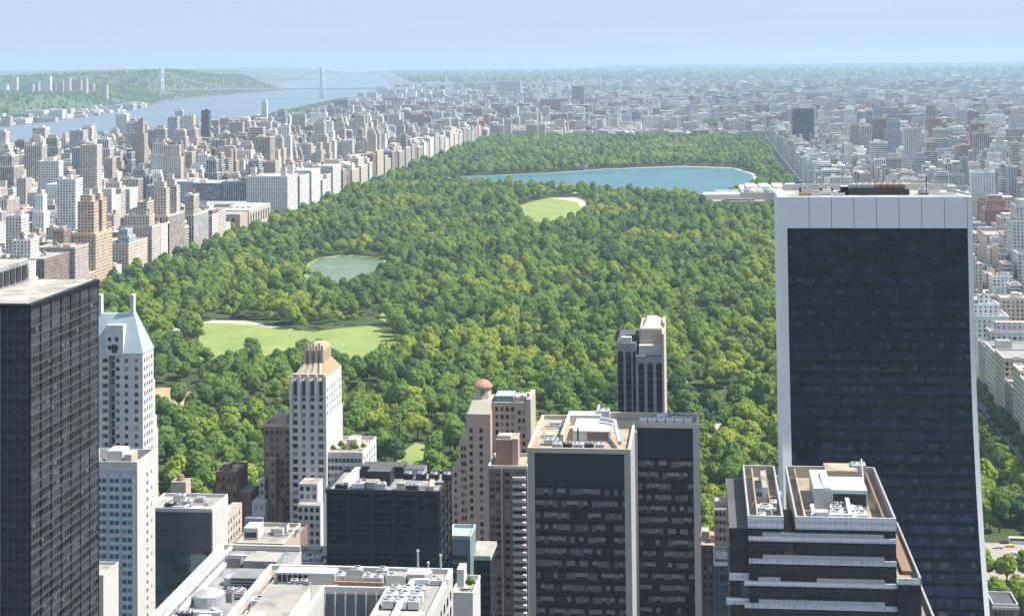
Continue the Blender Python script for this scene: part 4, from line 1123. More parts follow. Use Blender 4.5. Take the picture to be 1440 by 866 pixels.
# ---- dark terraced office block with white bands
def terrace_office():
    Y0 = 430.0
    r = thing('office_block', 'dark terraced office block ringed with white floor bands, sunken roof full of white ducts', 'building', (X(1160, Y0), Y0 + 26, 0))
    zr = Z(1160, 727, Y0)
    xl0, xl1, xr0, xr1 = X(1051, Y0), X(1100, Y0), X(1118, Y0), X(1258, Y0)
    YB = Y0 + 52
    zn = zr - 12
    g = curtain('terrace glass', (.008, .011, .018), (.010, .013, .020), 1.3, 5.5, .7, (.035, .038, .05), .02, (.05, .06, .08), .15, .6, .15)
    z2 = Z(1160, 748, Y0 - 3)
    mb = MB()
    mb.box(xl0, xl1, Y0, YB, zn, zr - 3, 0, 1); mb.box(xr0, xr1, Y0, YB, zn, zr - 3, 0, 1)
    mb.box(xl0, xr1, Y0 + .01, YB, 0, zn - .003, 0, 1)
    mb.build('wall', [g, M['roof_tan']], r)
    # white glazed parapets of the two roof trays
    wb = curtain('white glazed band', (.42, .45, .50), (.62, .63, .65), 1.3, 1.6, .6, (.66, .67, .68), .06, (.5, .52, .55), .1, .15, .3)
    for (a, b) in ((xl0, xl1), (xr0, xr1)):
        bx('roof_parapet', r, wb, a - .1, b + .1, Y0 - .3, Y0 + .25, zr - 3, zr + .1)
        bx('roof_parapet', r, M['metal'], a - .1, a + .35, Y0 + .253, YB, zr - 2.99, zr + .1)
        bx('roof_parapet', r, M['metal'], b - .35, b + .1, Y0 + .253, YB, zr - 2.99, zr + .1)
        bx('roof_parapet', r, M['cream'], a + .36, b - .36, YB - .5, YB, zr - 2.99, zr + .2)
        bx('roof_walk', r, M['cream'], a + .36, b - .36, Y0 + .26, Y0 + 1.0, zr - 2.99, zr - 1.2)
        bx('inner_wall', r, M['roof_tan'], a + 2.2, a + 2.6, Y0 + 1.1, YB - 1, zr - 2.99, zr - .4)
        bx('inner_wall', r, M['wood'], b - 2.8, b - 2.4, Y0 + 1.1, YB - 1, zr - 2.99, zr - .6)
    # ducts on the big tray
    x = xr0 + 6
    bx('penthouse', r, M['metal_white'], X(1168, Y0 + 22), X(1218, Y0 + 22), Y0 + 20, Y0 + 34, zr - 2.99, zr + 1.8, top=M['white'])
    bx('louvre', r, M['metal_dark'], X(1170, Y0 + 22), X(1216, Y0 + 22), Y0 + 19.9, Y0 + 19.997, zr - 2.4, zr + .8)
    bx('cooling_tower', r, M['metal'], X(1140, Y0 + 30), X(1164, Y0 + 30), Y0 + 18, Y0 + 38, zr - 2.99, zr + 2.6, top=M['metal_white'])
    bx('cooling_tower', r, M['pink_beige'], X(1160, Y0 + 44), X(1205, Y0 + 44), Y0 + 42, YB - 1, zr - 2.99, zr + 1.4, top=M['roof_tan'])
    for i in range(3):
        duct(r, [(xr0 + 5 + i * 5, Y0 + 3 + i, zr - 1.6), (xr0 + 5 + i * 5.2, Y0 + 17, zr - 1.6)], .9)
    duct(r, [(xr0 + 4, Y0 + 5, zr - 1), (xr0 + 14, Y0 + 5.2, zr - 1), (xr0 + 14, Y0 + 16, zr + .4)], 1.0)
    duct(r, [(xr0 + 9, Y0 + 18, zr + 2.0), (xr0 + 9, Y0 + 34, zr + 2.6)], 1.6)
    for i in range(4): cooling_unit(r, xr0 + 4 + i * 3, Y0 + 2.6, zr - 2.99, 2.2, 2.2, 1.6, 1, 'metal_white')
    for i in range(3): cooling_unit(r, xl0 + 3 + i * 1.7, Y0 + 3 + i * 6, zr - 2.99, 1.5, 3, 2.4, 1, 'metal_white')
    bx('bulkhead', r, M['limestone'], xl0 + 4.4, xl1 - 3, Y0 + 22, Y0 + 40, zr - 2.99, zr + 1.6, top=M['roof_pale'])
    duct(r, [(xl0 + 4, Y0 + 12, zr - 1.5), (xl1 - 1, Y0 + 12, zr - 1.5)], .8)
    mb = MB(); mb.bar((X(1212, Y0 + 40), Y0 + 36, zr), (X(1209, Y0 + 46), Y0 + 41, zr + 5), .35); mb.build('crane_arm', [M['metal']], r)
    clutter(r, xr0 + 4, xr1 - 5, Y0 + 2, Y0 + 18, zr - 2.99, 9, 91); clutter(r, xl0 + 3, xl1 - 3, Y0 + 3, YB - 4, zr - 2.99, 6, 92)
    cooling_unit(r, X(1196, YB - 3), YB - 6, zr + 1.41 - 4.4, 4, 4, 5.0, 2, 'metal')
    # floor bands on the front
    for i in range(9):
        z = Z(1160, 757 + i * 31.5, Y0)
        wide = i >= 3
        a = xl0 + (0 if i < 2 else -(1.2))
        b = xr1 + (0 if i < 2 else .0)
        bx('floor_band', r, wb, a, b, Y0 - .55, Y0 - .004, z - .8, z + .35)
        bx('window_band', r, M['metal'], a + 3.5, b - 3 if i != 2 else a + 9, Y0 - .4, Y0 - .006, z + .352, z + 1.35)
        if i == 2: bx('window_band', r, M['metal'], a + 18, b - 3, Y0 - .4, Y0 - .006, z + .352, z + 1.35)
    # stepped terraces at the east side
    zt1 = Z(1275, 815, Y0 - 2)
    e1 = X(1292, Y0 - 2)
    mb = MB(); mb.box(xr1 + .01, e1, Y0 - 2, YB - 4, 0, zt1 - 1.2, 0, 1); mb.build('terrace_block', [g, M['roof_tan']], r)
    bx('terrace_parapet', r, M['metal'], e1 - .35, e1 + .1, Y0 - 2, YB - 4, zt1 - 1.198, zt1 + .6)
    bx('terrace_parapet', r, wb, xr1 + .02, e1 - .36, Y0 - 2.1, Y0 - 1.6, zt1 - 1.198, zt1 + .3)
    bx('planter', r, M['wood'], xr1 + 2, e1 - 1.2, Y0 + 6, Y0 + 40, zt1 - 1.198, zt1 - .2)
    e2 = X(1312, Y0 - 3); zt2 = Z(1300, 880, Y0 - 3)
    mb = MB(); mb.box(e1 + .11, e2, Y0 - 3, YB - 10, 0, zt2, 0, 1); mb.build('terrace_block', [g, M['roof_tan']], r)
    bx('terrace_parapet', r, M['metal'], e2 - .4, e2 + .1, Y0 - 3, YB - 10, zt2 + .002, zt2 + 1.5)
    # west shoulder
    w0 = X(1024, Y0 + 2); zs = Z(1035, 742, Y0 + 2)
    mb = MB(); mb.box(w0, xl0 - .01, Y0 + 2, YB, 0, zs, 0, 1); mb.build('west_block', [g, M['roof_dark']], r)
    bx('floor_band', r, wb, w0 - .1, xl0 - .02, Y0 + 1.5, Y0 + 1.996, Z(1035, 818, Y0), Z(1035, 808, Y0))
    bx('blue_window', r, M['glass_blue'], X(1040, Y0), xl0 - .02, Y0 + 1.6, Y0 + 1.996, Z(1035, 842, Y0), Z(1035, 819, Y0))
    bx('floor_band', r, wb, X(1019, Y0), xl0 - .02, Y0 + 1.3, Y0 + 1.99, Z(1035, 852, Y0), Z(1035, 843, Y0))


terrace_office()


# ---- small blocks between the black double tower and the terraced office
def gap_blocks():
    Y = 755.0
    r = thing('apartment_block', 'beige stepped apartment block behind the dark terraced office block', 'building', (X(1030, Y), Y + 10, 0))
    z1, z2 = Z(1032, 690, Y), Z(1010, 714, Y)
    mb = MB(); mb.box(X(1021, Y), X(1046, Y), Y, Y + 22, 0, z1, 0, 1); mb.box(X(1003, Y), X(1021, Y) - .01, Y - 2, Y + 18, 0, z2, 0, 1); mb.build('wall', [M['beige'], M['roof_pale']], r)
    bx('bulkhead', r, M['white'], X(1034, Y), X(1043, Y), Y + 4, Y + 10, z1, z1 + 2.2, top=M['white'])
    bx('bulkhead', r, M['cream'], X(1005, Y), X(1012, Y), Y + 2, Y + 8, z2, z2 + 2.6, top=M['white'])
    bx('ledge', r, M['brown'], X(1003, Y) - .2, X(1021, Y) - .02, Y - 2.3, Y - 2.003, z2 - 5.4, z2 - 4.6)
    win_grid(r, [('S', [X(1037, Y), X(1042, Y)], [z1 - 6 - 3.4 * i for i in range(8)], 1.3, 2.0, Y), ('S', lin(X(1004, Y), X(1020, Y), 3), [z2 - 3 - 3.6 * i for i in range(10)], 1.2, 1.9, Y - 2),
                 ('S', [X(1027, Y)], [z1 - 5.5 - 6.8 * i for i in range(5)], 1.0, 1.4, Y)], M['glass_dark'])
    Y = 690.0
    r = thing('brick_building', 'narrow red brown brick building with terrace against the pale pier of the double tower', 'building', (X(992, Y), Y + 8, 0))
    z = Z(992, 766, Y)
    bx('wall', r, M['redbrown'], X(984, Y), X(1003, Y), Y, Y + 20, 0, z, top=M['roof_tan'])
    bx('penthouse', r, M['pink_beige'], X(985, Y), X(996, Y), Y + 5, Y + 12, z, z + 4, top=M['roof_pale'])
    bx('penthouse', r, M['cream'], X(997, Y), X(1003, Y), Y + 3, Y + 9, z, z + 3, top=M['terracotta'])
    win_grid(r, [('S', [X(989, Y), X(997, Y)], [z - 3.4 - 3.4 * i for i in range(12)], 1.3, 1.7, Y)], M['glass_dark'])
    Y = 600.0
    r = thing('small_block', 'low blue glass block with white edges deep between two dark towers', 'building', (X(1012, Y), Y + 8, 0))
    z = Z(1012, 795, Y)
    g = curtain('blue infill glass', (.03, .06, .10), (.05, .06, .08), 1.8, 3.6, .7, (.1, .12, .15), .04, (.3, .35, .4), .25)
    bx('curtain_wall', r, g, X(1002, Y), X(1024, Y), Y, Y + 20, 0, z, top=M['roof_grey'])
    mb = MB(); parapet(mb, X(1002, Y) - .1, X(1024, Y) + .1, Y - .1, Y + 20, z + .002, 1.2, .4); mb.build('parapet', [M['white']], r)
    clutter(r, X(1004, Y), X(1020, Y), Y + 3, Y + 16, z, 4, 61)
    # dark corner at the foot of the slab tower
    Y = 700.0
    r = thing('small_block', 'small dark building with pale cornice at the foot of the wide slab tower', 'building', (X(1415, Y), Y + 8, 0))
    z = Z(1412, 852, Y)
    bx('wall', r, M['brown'], X(1392, Y), X(1428, Y), Y, Y + 16, 0, z, top=M['roof_dark'])
    bx('cornice', r, M['limestone'], X(1392, Y) - .3, X(1428, Y) + .3, Y - .4, Y - .003, z - 1.2, z - .2)
    mb = MB(); parapet(mb, X(1392, Y), X(1428, Y), Y, Y + 16, z + .002, .9, .4); mb.build('parapet', [M['limestone']], r)
    win_grid(r, [('S', lin(X(1393, Y), X(1427, Y), 6), [z - 4 - 3.4 * i for i in range(3)], 1.1, 1.8, Y)], M['glass_dark'])


gap_blocks()

# ================================================================== THE SETTING
def sheet(name, pts, z, mat, kind='structure'):
    mb = MB(); mb.face([(p[0], p[1], z) for p in pts], 0)
    o = mb.build(name, [mat]); o['kind'] = kind
    return o


def gpoly(px): return [ground_pt(a, b) for a, b in px]


M['ground'] = ground_mat('town ground')
sheet('ground', [(-15500, -6000), (8500, -6000), (8500, 30000), (-15500, 30000)], 0.0, M['ground'])
SY = lambda n: (n - 49.5) * 80.5            # centre line of the n-th street
PX0, PX1, PY0, PY1 = -618.0, 165.0, 781.0, 4862.0
M['park'] = grass_mat('park floor', (0.035, 0.05, 0.02), (0.075, 0.095, 0.032), 0.02)
M['lawn'] = grass_mat('mown lawn', (0.15, 0.21, 0.06), (0.25, 0.285, 0.10), 0.022)
sheet('park_ground', [(PX0, PY0), (PX1, PY0), (PX1, PY1), (PX0, PY1)], 0.12, M['park'])
# roads round the park, with kerbed pavements
for nm, (a, b, c, d) in (('road', (-640, 203, 757, 773)), ('road', (170, 184, 773, 4880)), ('road', (-637, -623, 773, 4880)), ('road', (-640, 203, 4866, 4882))):
    sheet(nm, [(a, c), (b, c), (b, d), (a, d)], 0.05, M['asphalt'])
for nm, (a, b, c, d) in (('pavement', (-623, 170, 773, 781)), ('pavement', (165, 170, 781, 4860)), ('pavement', (184, 189, 773, 4860)), ('pavement', (-623, -618, 781, 4860))):
    mb = MB(); mb.box(a, b, c, d, 0.0, 0.19, 0); mb.build(nm, [M['pavement']])['kind'] = 'structure'
mk = MB()
for i in range(60):
    y = 800 + i * 14
    for x in (174.6, 179.3): mk.face([(x - .1, y, .056), (x + .1, y, .056), (x + .1, y + 5, .056), (x - .1, y + 5, .056)], 0)
mk.build('road_markings', [M['paint']])['kind'] = 'structure'
sheet('plaza_pavement', [(112, 790), (164.5, 790), (164.5, 850), (112, 850)], 0.13, M['pavement'])

EXCL = []
def clear(name, px, z, mat, grow=0):
    p = gpoly(px)
    area = sum(a[0] * b[1] - b[0] * a[1] for a, b in zip(p, p[1:] + p[:1]))
    if area < 0: p.reverse()
    sheet(name, p, z, mat); EXCL.append(p)
    return p


MEADOW = [(279, 456), (300, 450), (345, 451), (395, 460), (440, 467), (475, 462), (520, 458), (548, 466), (562, 482), (558, 503), (528, 526), (500, 525), (478, 512), (430, 510), (380, 515), (310, 516), (281, 508)]
clear('lawn', MEADOW, 0.16, M['lawn'])
sheet('bare_earth', gpoly([(281, 454), (300, 450.4), (345, 451.4), (395, 460.4), (420, 464), (390, 462.5), (355, 457), (320, 455)]), 0.17, M['path'])
clear('lawn', [(728, 290), (750, 283), (775, 278), (815, 277), (834, 288), (826, 304), (806, 318), (770, 327), (736, 321), (724, 302)], 0.16, M['lawn'])
sheet('bare_earth', gpoly([(775, 279), (812, 278), (829, 288), (816, 291), (812, 284), (790, 281)]), 0.17, M['path'])
clear('ballfield', [(205, 549), (225, 545), (270, 546), (292, 552), (292, 572), (240, 578), (205, 578)], 0.16, M['sand'])
clear('lawn', [(560, 640), (585, 622), (612, 630), (605, 660), (575, 676), (556, 668)], 0.16, M['lawn'])
clear('lawn', [(752, 592), (785, 588), (800, 602), (790, 630), (755, 634)], 0.16, M['lawn'])
clear('path', [(952, 528), (984, 497), (992, 500), (975, 532), (958, 545)], 0.165, M['path'])
clear('path', [(714, 396), (728, 369), (738, 369), (730, 398)], 0.165, M['path'])
clear('path', [(236, 480), (245, 448), (255, 448), (250, 486)], 0.165, M['path'])
for i, (px, py) in enumerate(((540, 440), (640, 560), (690, 480), (820, 430), (880, 330), (610, 330), (960, 430), (690, 330), (1020, 480), (1040, 560), (330, 560), (600, 480), (480, 560), (760, 480), (1000, 600), (350, 640))):
    w = 7 + (i % 3) * 4
    clear('path', [(px - w, py + 9), (px - 2, py - 3), (px + w, py - 5), (px + w * .6, py + 4), (px + 2, py + 13)], 0.166, M['path'] if i % 3 else M['lawn'])
RES = [(596, 252), (650, 248.8), (700, 247), (790, 243), (850, 238.5), (905, 236.5), (960, 234.5), (1030, 237), (1056, 245), (1062, 254), (1052, 267), (1020, 276), (940, 277), (860, 273), (760, 268), (690, 264), (630, 259), (598, 255)]
rp = gpoly(RES)
cx_ = sum(p[0] for p in rp) / len(rp); cy_ = sum(p[1] for p in rp) / len(rp)
big = [(cx_ + (p[0] - cx_) * 1.025 + 0, cy_ + (p[1] - cy_) * 1.05) for p in rp]
sheet('reservoir_path', big, 0.15, M['path']); EXCL.append([(cx_ + (p[0] - cx_) * 1.04, cy_ + (p[1] - cy_) * 1.09) for p in rp])
M['res'] = water_mat('reservoir water', (0.035, 0.12, 0.145), 0.35, 0.25, 0.012, .35)
M['lake'] = water_mat('lake water', (0.12, 0.165, 0.10), 0.35, 0.2, 0.03, .4)
M['river'] = water_mat('river water', (0.12, 0.16, 0.20), 0.45, 0.3, 0.0012, .25)
o = sheet('reservoir_water', rp, 0.19, M['res'])
LAKE = gpoly([(436, 372), (450, 364), (480, 360), (515, 362), (539, 366), (541, 380), (528, 397), (500, 412), (462, 414), (440, 404), (432, 388)])
sheet('lake_shore', [(sum(p[0] for p in LAKE) / 11 + (p[0] - sum(q[0] for q in LAKE) / 11) * 1.08, sum(p[1] for p in LAKE) / 11 + (p[1] - sum(q[1] for q in LAKE) / 11) * 1.08) for p in LAKE], 0.15, M['lawn'])
sheet('lake_water', LAKE, 0.19, M['lake']); EXCL.append([(p[0] * 1.0 + (-4 if p[0] < -420 else 4), p[1]) for p in LAKE])

# river, its far shore and the hills beyond
E_SH = [(-1480, -600), (-1560, 2500), (-1610, 3600), (-1720, 5600), (-1850, 7000), (-2190, 10200), (-2560, 13700), (-3400, 18000), (-5500, 28000)]
W_SH = [(-2550, -600), (-2560, 4500), (-2600, 6000), (-2720, 7200), (-2900, 8400), (-3290, 10300), (-3320, 12000), (-3270, 13100), (-3600, 14200), (-4700, 18000), (-8000, 28000)]
sheet('river_water', E_SH + W_SH[::-1], 0.06, M['river'])


def lerp_line(L, y):
    for a, b in zip(L, L[1:]):
        if a[1] <= y <= b[1]:
            t = (y - a[1]) / (b[1] - a[1]); return a[0] + (b[0] - a[0]) * t
    return L[-1][0]


def sstep(a, b, x):
    t = min(1, max(0, (x - a) / (b - a))); return t * t * (3 - 2 * t)


def hill_h(x, y):
    d = lerp_line(W_SH, y) - x
    if d <= 0: return -2.0
    low = 150 + 160 * (1 - sstep(7000, 9300, y))     # flat strip along the water, vanishing up river
    h = sstep(low * .35 if y > 9000 else low, low + 250, d) * (66 + 80 * sstep(9000, 11500, y))
    h *= 1 - sstep(12900, 13700, y + 0.15 * d * (1 if y > 12000 else 0)) * .9
    w = sin(x * .0031 + y * .0017) * 7 + sin(x * .0011 - y * .0023) * 9
    return -2 + 2.4 * sstep(0, 40, d) + h * (1 + w / 90)


def hills():
    mb = MB()
    ys = [3000 + 160 * i for i in range(74)]
    ds = [-10, 5, 60, 130, 220, 320, 430, 560, 700, 900, 1200, 1700, 2400, 3300, 4500, 6000]
    P = [[(lerp_line(W_SH, y) - d, y, hill_h(lerp_line(W_SH, y) - d, y)) for d in ds] for y in ys]
    for i in range(len(ys) - 1):
        for j in range(len(ds) - 1):
            mb.face([P[i][j + 1], P[i][j], P[i + 1][j], P[i + 1][j + 1]], 0)
    mb.build('hills', [M['hillw']])['kind'] = 'structure'
    # the ridge on the skyline, and the rise of land at the far horizon
    fr = MB(); r = random.Random(3)
    for (xa, xb, Y, hh, dep) in ((-12500, -4700, 19000, 158, 2600), (-15000, -5600, 27500, 120, 1800), (-7000, 8000, 26500, 60, 3000), (-3000, 8000, 29000, 96, 900)):
        n = 60
        pr = []
        for k in range(n + 1):
            x = xa + (xb - xa) * k / n
            e = min(1, min(k, n - k) / 9.0)
            e = e * e * (3 - 2 * e)
            pr.append((x, hh * e * (.92 + .06 * sin(k * .35 + Y) + .03 * sin(k * 1.7))))
        for (x0, h0), (x1, h1) in zip(pr, pr[1:]):
            fr.face([(x0, Y, -2), (x1, Y, -2), (x1, Y + dep * .4, h1), (x0, Y + dep * .4, h0)], 0)
            fr.face([(x0, Y + dep * .4, h0), (x1, Y + dep * .4, h1), (x1, Y + dep, -2), (x0, Y + dep, -2)], 0)
    fr.build('far_hills', [M['hillw']])['kind'] = 'structure'


M['hillw'] = grass_mat('wooded hills', (0.05, 0.085, 0.04), (0.12, 0.15, 0.07), 0.012)
hills()

# ------------------------------------------------------------------ suspension bridge
def bridge():
    Y = 10300.0
    xw, xe = X(227, Y, 140), X(453, Y, 140)
    mt = plain('pale bridge steel', (.60, .62, .64), .6, .05, .01)
    r = thing('suspension_bridge', 'pale steel suspension bridge with two towers crossing the wide river', 'bridge', ((xw + xe) / 2, Y, 0))
    top, dk = 186.0, 66.0
    for x in (xw, xe):
        mb = MB()
        for s in (-1, 1):
            mb.frustum((x - 11, x + 11, Y + s * 22 - 7, Y + s * 22 + 7), (x - 8, x + 8, Y + s * 20 - 5, Y + s * 20 + 5), -1, top, 0)
        for z in (20, dk - 10, 120, 170): mb.box(x - 8, x + 8, Y - 16, Y + 16, z, z + 10, bottom=True)
        mb.box(x - 10, x + 10, Y - 27, Y + 27, top + .01, top + 6, bottom=True)
        mb.build('tower', [mt], r)
    d = MB(); d.box(xw - 260, xe + 420, Y - 18, Y + 18, dk - 9, dk, bottom=True); d.build('deck', [mt], r)
    for s in (-1, 1):
        c = MB(); n = 26
        pts = [(xw - 240, Y + s * 18, dk + 3)]
        for k in range(n + 1):
            t = k / n; pts.append((xw + (xe - xw) * t, Y + s * 18, dk + 12 + (top - dk - 12) * (2 * t - 1) ** 2))
        pts.append((xe + 330, Y + s * 18, dk + 3))
        for a, b in zip(pts, pts[1:]): c.bar(a, b, 2.6)
        c.build('cable', [mt], r)
        h = MB()
        for p in pts[2:-2]: h.bar(p, (p[0], p[1], dk), .5)
        h.build('hangers', [mt], r)


bridge()

# ================================================================== THE CITY
PAL = {'cream': (.58, .51, .43), 'pale': (.63, .60, .57), 'white': (.74, .73, .71), 'tan': (.48, .38, .30), 'pink': (.52, .44, .40), 'red': (.38, .20, .16),
       'brown': (.26, .19, .165), 'grey': (.42, .42, .44), 'dark': (.10, .10, .12), 'blue grey': (.35, .38, .42), 'orange': (.56, .42, .31), 'buff': (.54, .46, .38)}
ROOF = {'pale': (.46, .45, .43), 'white': (.66, .66, .65), 'grey': (.25, .25, .26), 'dark': (.09, .09, .10), 'tan': (.36, .30, .25)}
B = []          # every building of the city


def bld(x0, x1, y0, y1, h, col, zone, wf=.5, roof=None, r=rnd, form=None, extra=None, special=None, z0=0.0):
    roof = roof or r.choices(('pale', 'white', 'grey', 'dark', 'tan'), (4, 2, 4, 2, 2))[0]
    q = r.random()
    wf = min(.74, max(.25, wf + r.uniform(-.12, .18))) + (1 if q < .22 else (2 if q > .9 else 0))
    B.append(dict(b=(x0, x1, y0, y1), h=h, col=col, zone=zone, wf=wf, roof=roof, form=form, extra=extra or [], special=special, z0=z0, seed=r.randrange(10 ** 6)))


def fill_block(x0, x1, y0, y1, zone, tall, r, pal, avh=(40, 62), midh=(15, 22), ends=(1, 1), pt=.12, tower=(62, 105)):
    """a block: taller houses at the avenue ends, low rows in between"""
    d = min(30, (x1 - x0) * .3)
    for e, (a, b) in enumerate(((x0, x0 + d), (x1 - d, x1))):
        if not ends[e]: continue
        y = y0
        while y < y1 - 8:
            w = r.choice((40, 31, 24, 24, 20, 17)); w = min(w, y1 - y)
            h = r.uniform(*tower) if r.random() < pt else r.uniform(*avh) * (1 if r.random() < tall else .45)
            bld(a, b, y, y + w - .5, h, r.choices(*pal)[0], zone, r.uniform(.36, .56), r=r, form=('stepped' if h > 36 and r.random() < .6 else None)); y += w
    a, b = (x0 + d + .5 if ends[0] else x0), (x1 - d - .5 if ends[1] else x1)
    for (ya, yb) in ((y0, y0 + 26), (y1 - 26, y1)):
        x = a
        while x < b - 5:
            w = r.choice((9, 12, 15, 18, 22)); w = min(w, b - x)
            q = r.random()
            h = r.uniform(*tower) * .8 if q < pt * .35 else (r.uniform(26, 52) if q < .30 * tall + .02 else r.uniform(*midh))
            bld(x, x + w - .3, ya + r.uniform(0, 4), yb - r.uniform(0, 5), h, r.choices(*pal)[0], zone, r.uniform(.36, .56), r=r, form=('stepped' if h > 30 and r.random() < .5 else None)); x += w


palW = (('cream', 'pale', 'white', 'tan', 'pink', 'red', 'brown', 'grey', 'dark', 'blue grey', 'buff'), (8, 7, 6, 5, 2.2, 1.8, 2.4, 3, .7, 1.5, 5))
palE = (('cream', 'pale', 'white', 'tan', 'pink', 'red', 'brown', 'grey', 'dark', 'blue grey', 'buff'), (5, 6, 4, 3, 3, 2.5, 2.6, 4, .8, 2.5, 3))
palH = (('cream', 'pale', 'white', 'tan', 'pink', 'red', 'brown', 'grey', 'blue grey', 'buff'), (7, 7, 6, 5, 3, 2.6, 2.6, 3, 1, 4))


def in_view(x, y, z=20, m=40):
    p = proj(x, y, z)
    return p and -m < p[0] < 1440 + m and p[1] < 900


rw = random.Random(11)
WEST = [(-866, -640), (-1112, -893), (-1345, -1139), (-1530, -1370)]
for n in range(61, 110):
    y0, y1 = SY(n) + 9, SY(n + 1) - 9
    for k, (a, b) in enumerate(WEST):
        if not (in_view(a, y1, 60) or in_view(b, y1, 60) or in_view(b, y0, 60)): continue
        if k == 0 and 77 <= n < 82: continue                        # museum grounds and the row behind them
        fill_block(a, b, y0, y1, 'west', .8 if n < 100 else .6, rw, palW, ends=(1, 0 if k == 0 else 1), pt=.2 if n < 98 else .1, avh=(34, 62))
# the row that faces the park, tall and pale, a few twin-towered
y = SY(61) + 9
rc = random.Random(5)
TW = {1: 0}
n = 66
cpw = []
while n < 110:
    y0, y1 = SY(n) + 8, SY(n + 1) - 8
    if 77 <= n < 81: n += 1; continue
    if in_view(-640, y1, 40) or in_view(-640, y0, 40):
        if n == 70:
            cpw.append((y0, y1 - 26, 50, 'pink', 'plain'))
        elif n == 71: cpw.append((y0 - 22, y1 - 36, 58, 'orange', 'twin'))
        elif n == 74: cpw.append((y0 - 22, y1 - 20, 54, 'cream', 'twin'))
        elif n == 81: cpw.append((y0, y1, 60, 'pale', 'turrets'))
        elif n == 90: cpw.append((y0, y1, 58, 'buff', 'twin'))
        elif n == 68: cpw.append((y0, y0 + 30, 46, 'brown', 'plain')); cpw.append((y0 + 31, y1, 40, 'white', 'stepped'))
        elif n == 69: cpw.append((y0, y1, 48, 'brown', 'plain'))
        elif n == 72: cpw.append((y0, y1, 36, 'buff', 'plain'))
        elif rc.random() < .6: cpw.append((y0, y1, rc.uniform(44, 60), rc.choice(('cream', 'pale', 'white', 'cream', 'pink', 'tan', 'buff')), rc.choice(('plain', 'stepped', 'stepped'))))
        else:
            cpw.append((y0, y0 + 30, rc.uniform(40, 62), rc.choice(('cream', 'pale', 'white', 'pink')), rc.choice(('plain', 'stepped'))))
            cpw.append((y0 + 31.5, y1, rc.uniform(36, 58), rc.choice(('cream', 'pale', 'tan', 'red', 'brown')), 'plain'))
    n += 1
for (a, b, h, c, f) in cpw:
    ex = []
    if f == 'twin':
        for k in (0, 1):
            yy = a + 5 + k * ((b - a) - 26)
            ex.append((-662, -644, yy + 1, yy + 15, h, h + 34, c, .5)); ex.append((-660, -647, yy + 3, yy + 13, h + 34, h + 41, c, .3)); ex.append((-657, -650, yy + 5, yy + 11, h + 41, h + 47, 'cream', .0))
    elif f == 'turrets':
        for (xx, yy) in ((-652, a + 5), (-652, b - 12), (-700, a + 5)):
            ex.append((xx, xx + 8, yy, yy + 8, h, h + 14, c, .3)); ex.append((xx + 2, xx + 6, yy + 2, yy + 6, h + 14, h + 19, 'brown', 0))
    d = 66 if f == 'turrets' else rc.uniform(34, 44)
    bld(-640 - d, -640, a, b, h, c, 'park row', .46, r=rc, form='stepped' if f == 'stepped' else None, extra=ex, special=f if f in ('twin', 'turrets') else None)
# long grey row across the street from the museum
for (a, b, h, c) in ((-745, -708, 52, 'blue grey'), (-790, -746, 50, 'grey'), (-840, -791, 52, 'blue grey'), (-866, -841, 46, 'grey')):
    bld(a, b, SY(81) + 9, SY(82) - 10, h, c, 'museum row', .5, r=rc, special='row')
# east side
re_ = random.Random(23)
EAST = [(190, 330), (352, 470), (505, 600), (622, 770), (800, 990), (1020, 1210), (1240, 1400)]
y = 930
for w_, h_, c_ in ((34, 46, 'grey'), (22, 40, 'cream'), (30, 49, 'pale'), (36, 43, 'pale'), (24, 46, 'cream'), (30, 39, 'grey'), (34, 44, 'cream'), (40, 42, 'pale'), (28, 48, 'grey')):
    bld(190, 190 + 30 + w_ * .4, y, y + w_ - .4, h_, c_, 'east row', .5, 'grey' if w_ > 30 else 'tan', re_, 'stepped' if w_ in (30, 28) else None, special='long'); y += w_
for n in range(62, 110):
    y0, y1 = SY(n) + 9, SY(n + 1) - 9
    for k, (a, b) in enumerate(EAST):
        if k == 0 and n < 65: a = 250
        if not (in_view(a, y1, 40) or in_view(a, y0, 40) or in_view(b, y1, 40)): continue
        if k == 0: fill_block(a, b, y0, y1, 'east row', .95, re_, (('cream', 'pale', 'white', 'buff', 'grey'), (4, 6, 5, 2, 2)), avh=(34, 56), pt=.06, tower=(62, 90))
        else: fill_block(a, b, y0, y1, 'east', .6, re_, palE, avh=(32, 56), pt=.10 if n < 96 else .05, tower=(60, 110))
# north of the park
rh = random.Random(37)
HX = [(-1560, -1380), (-1340, -1150), (-1110, -900), (-865, -660), (-630, -430), (-400, -200), (-170, 20), (50, 180), (195, 330), (355, 470), (500, 600), (625, 770), (800, 990), (1020, 1210), (1240, 1400), (1420, 1600)]
for n in range(110, 158):
    y0, y1 = SY(n + .1) + 10, SY(n + 1.1) - 8
    for k, (a, b) in enumerate(HX):
        if y0 > 8700 and a > -1500: continue
        if a < lerp_line(E_SH, y0) + 90: continue
        if not (in_view(a, y1, 20) or in_view(b, y0, 20)): continue
        q = rh.random()
        if q < .13:      # tower estates: slabs among lawns
            c = rh.choice(('red', 'brown', 'tan', 'brown', 'pink'))
            hh = rh.uniform(38, 58)
            for i in range(2):
                xx = a + (b - a) * (.08 + .5 * i)
                bld(xx, xx + min(56, (b - a) * .36), y0 + 6, y0 + 22, hh, c, 'north', .4, r=rh, special=None, form='cross')
        elif q < .17: continue
        else:
            x = a
            while x < b - 8:
                w = min(rh.choice((18, 24, 30, 40, 56)), b - x)
                for (ya, yb) in ((y0, y0 + 26), (y1 - 26, y1)):
                    if rh.random() < .06: continue
                    h = rh.uniform(16, 24) if rh.random() < .86 else rh.uniform(30, 60)
                    bld(x, x + w - .5, ya, yb, h, rh.choices(*palH)[0], 'north', rh.uniform(.36, .5), r=rh)
                x += w
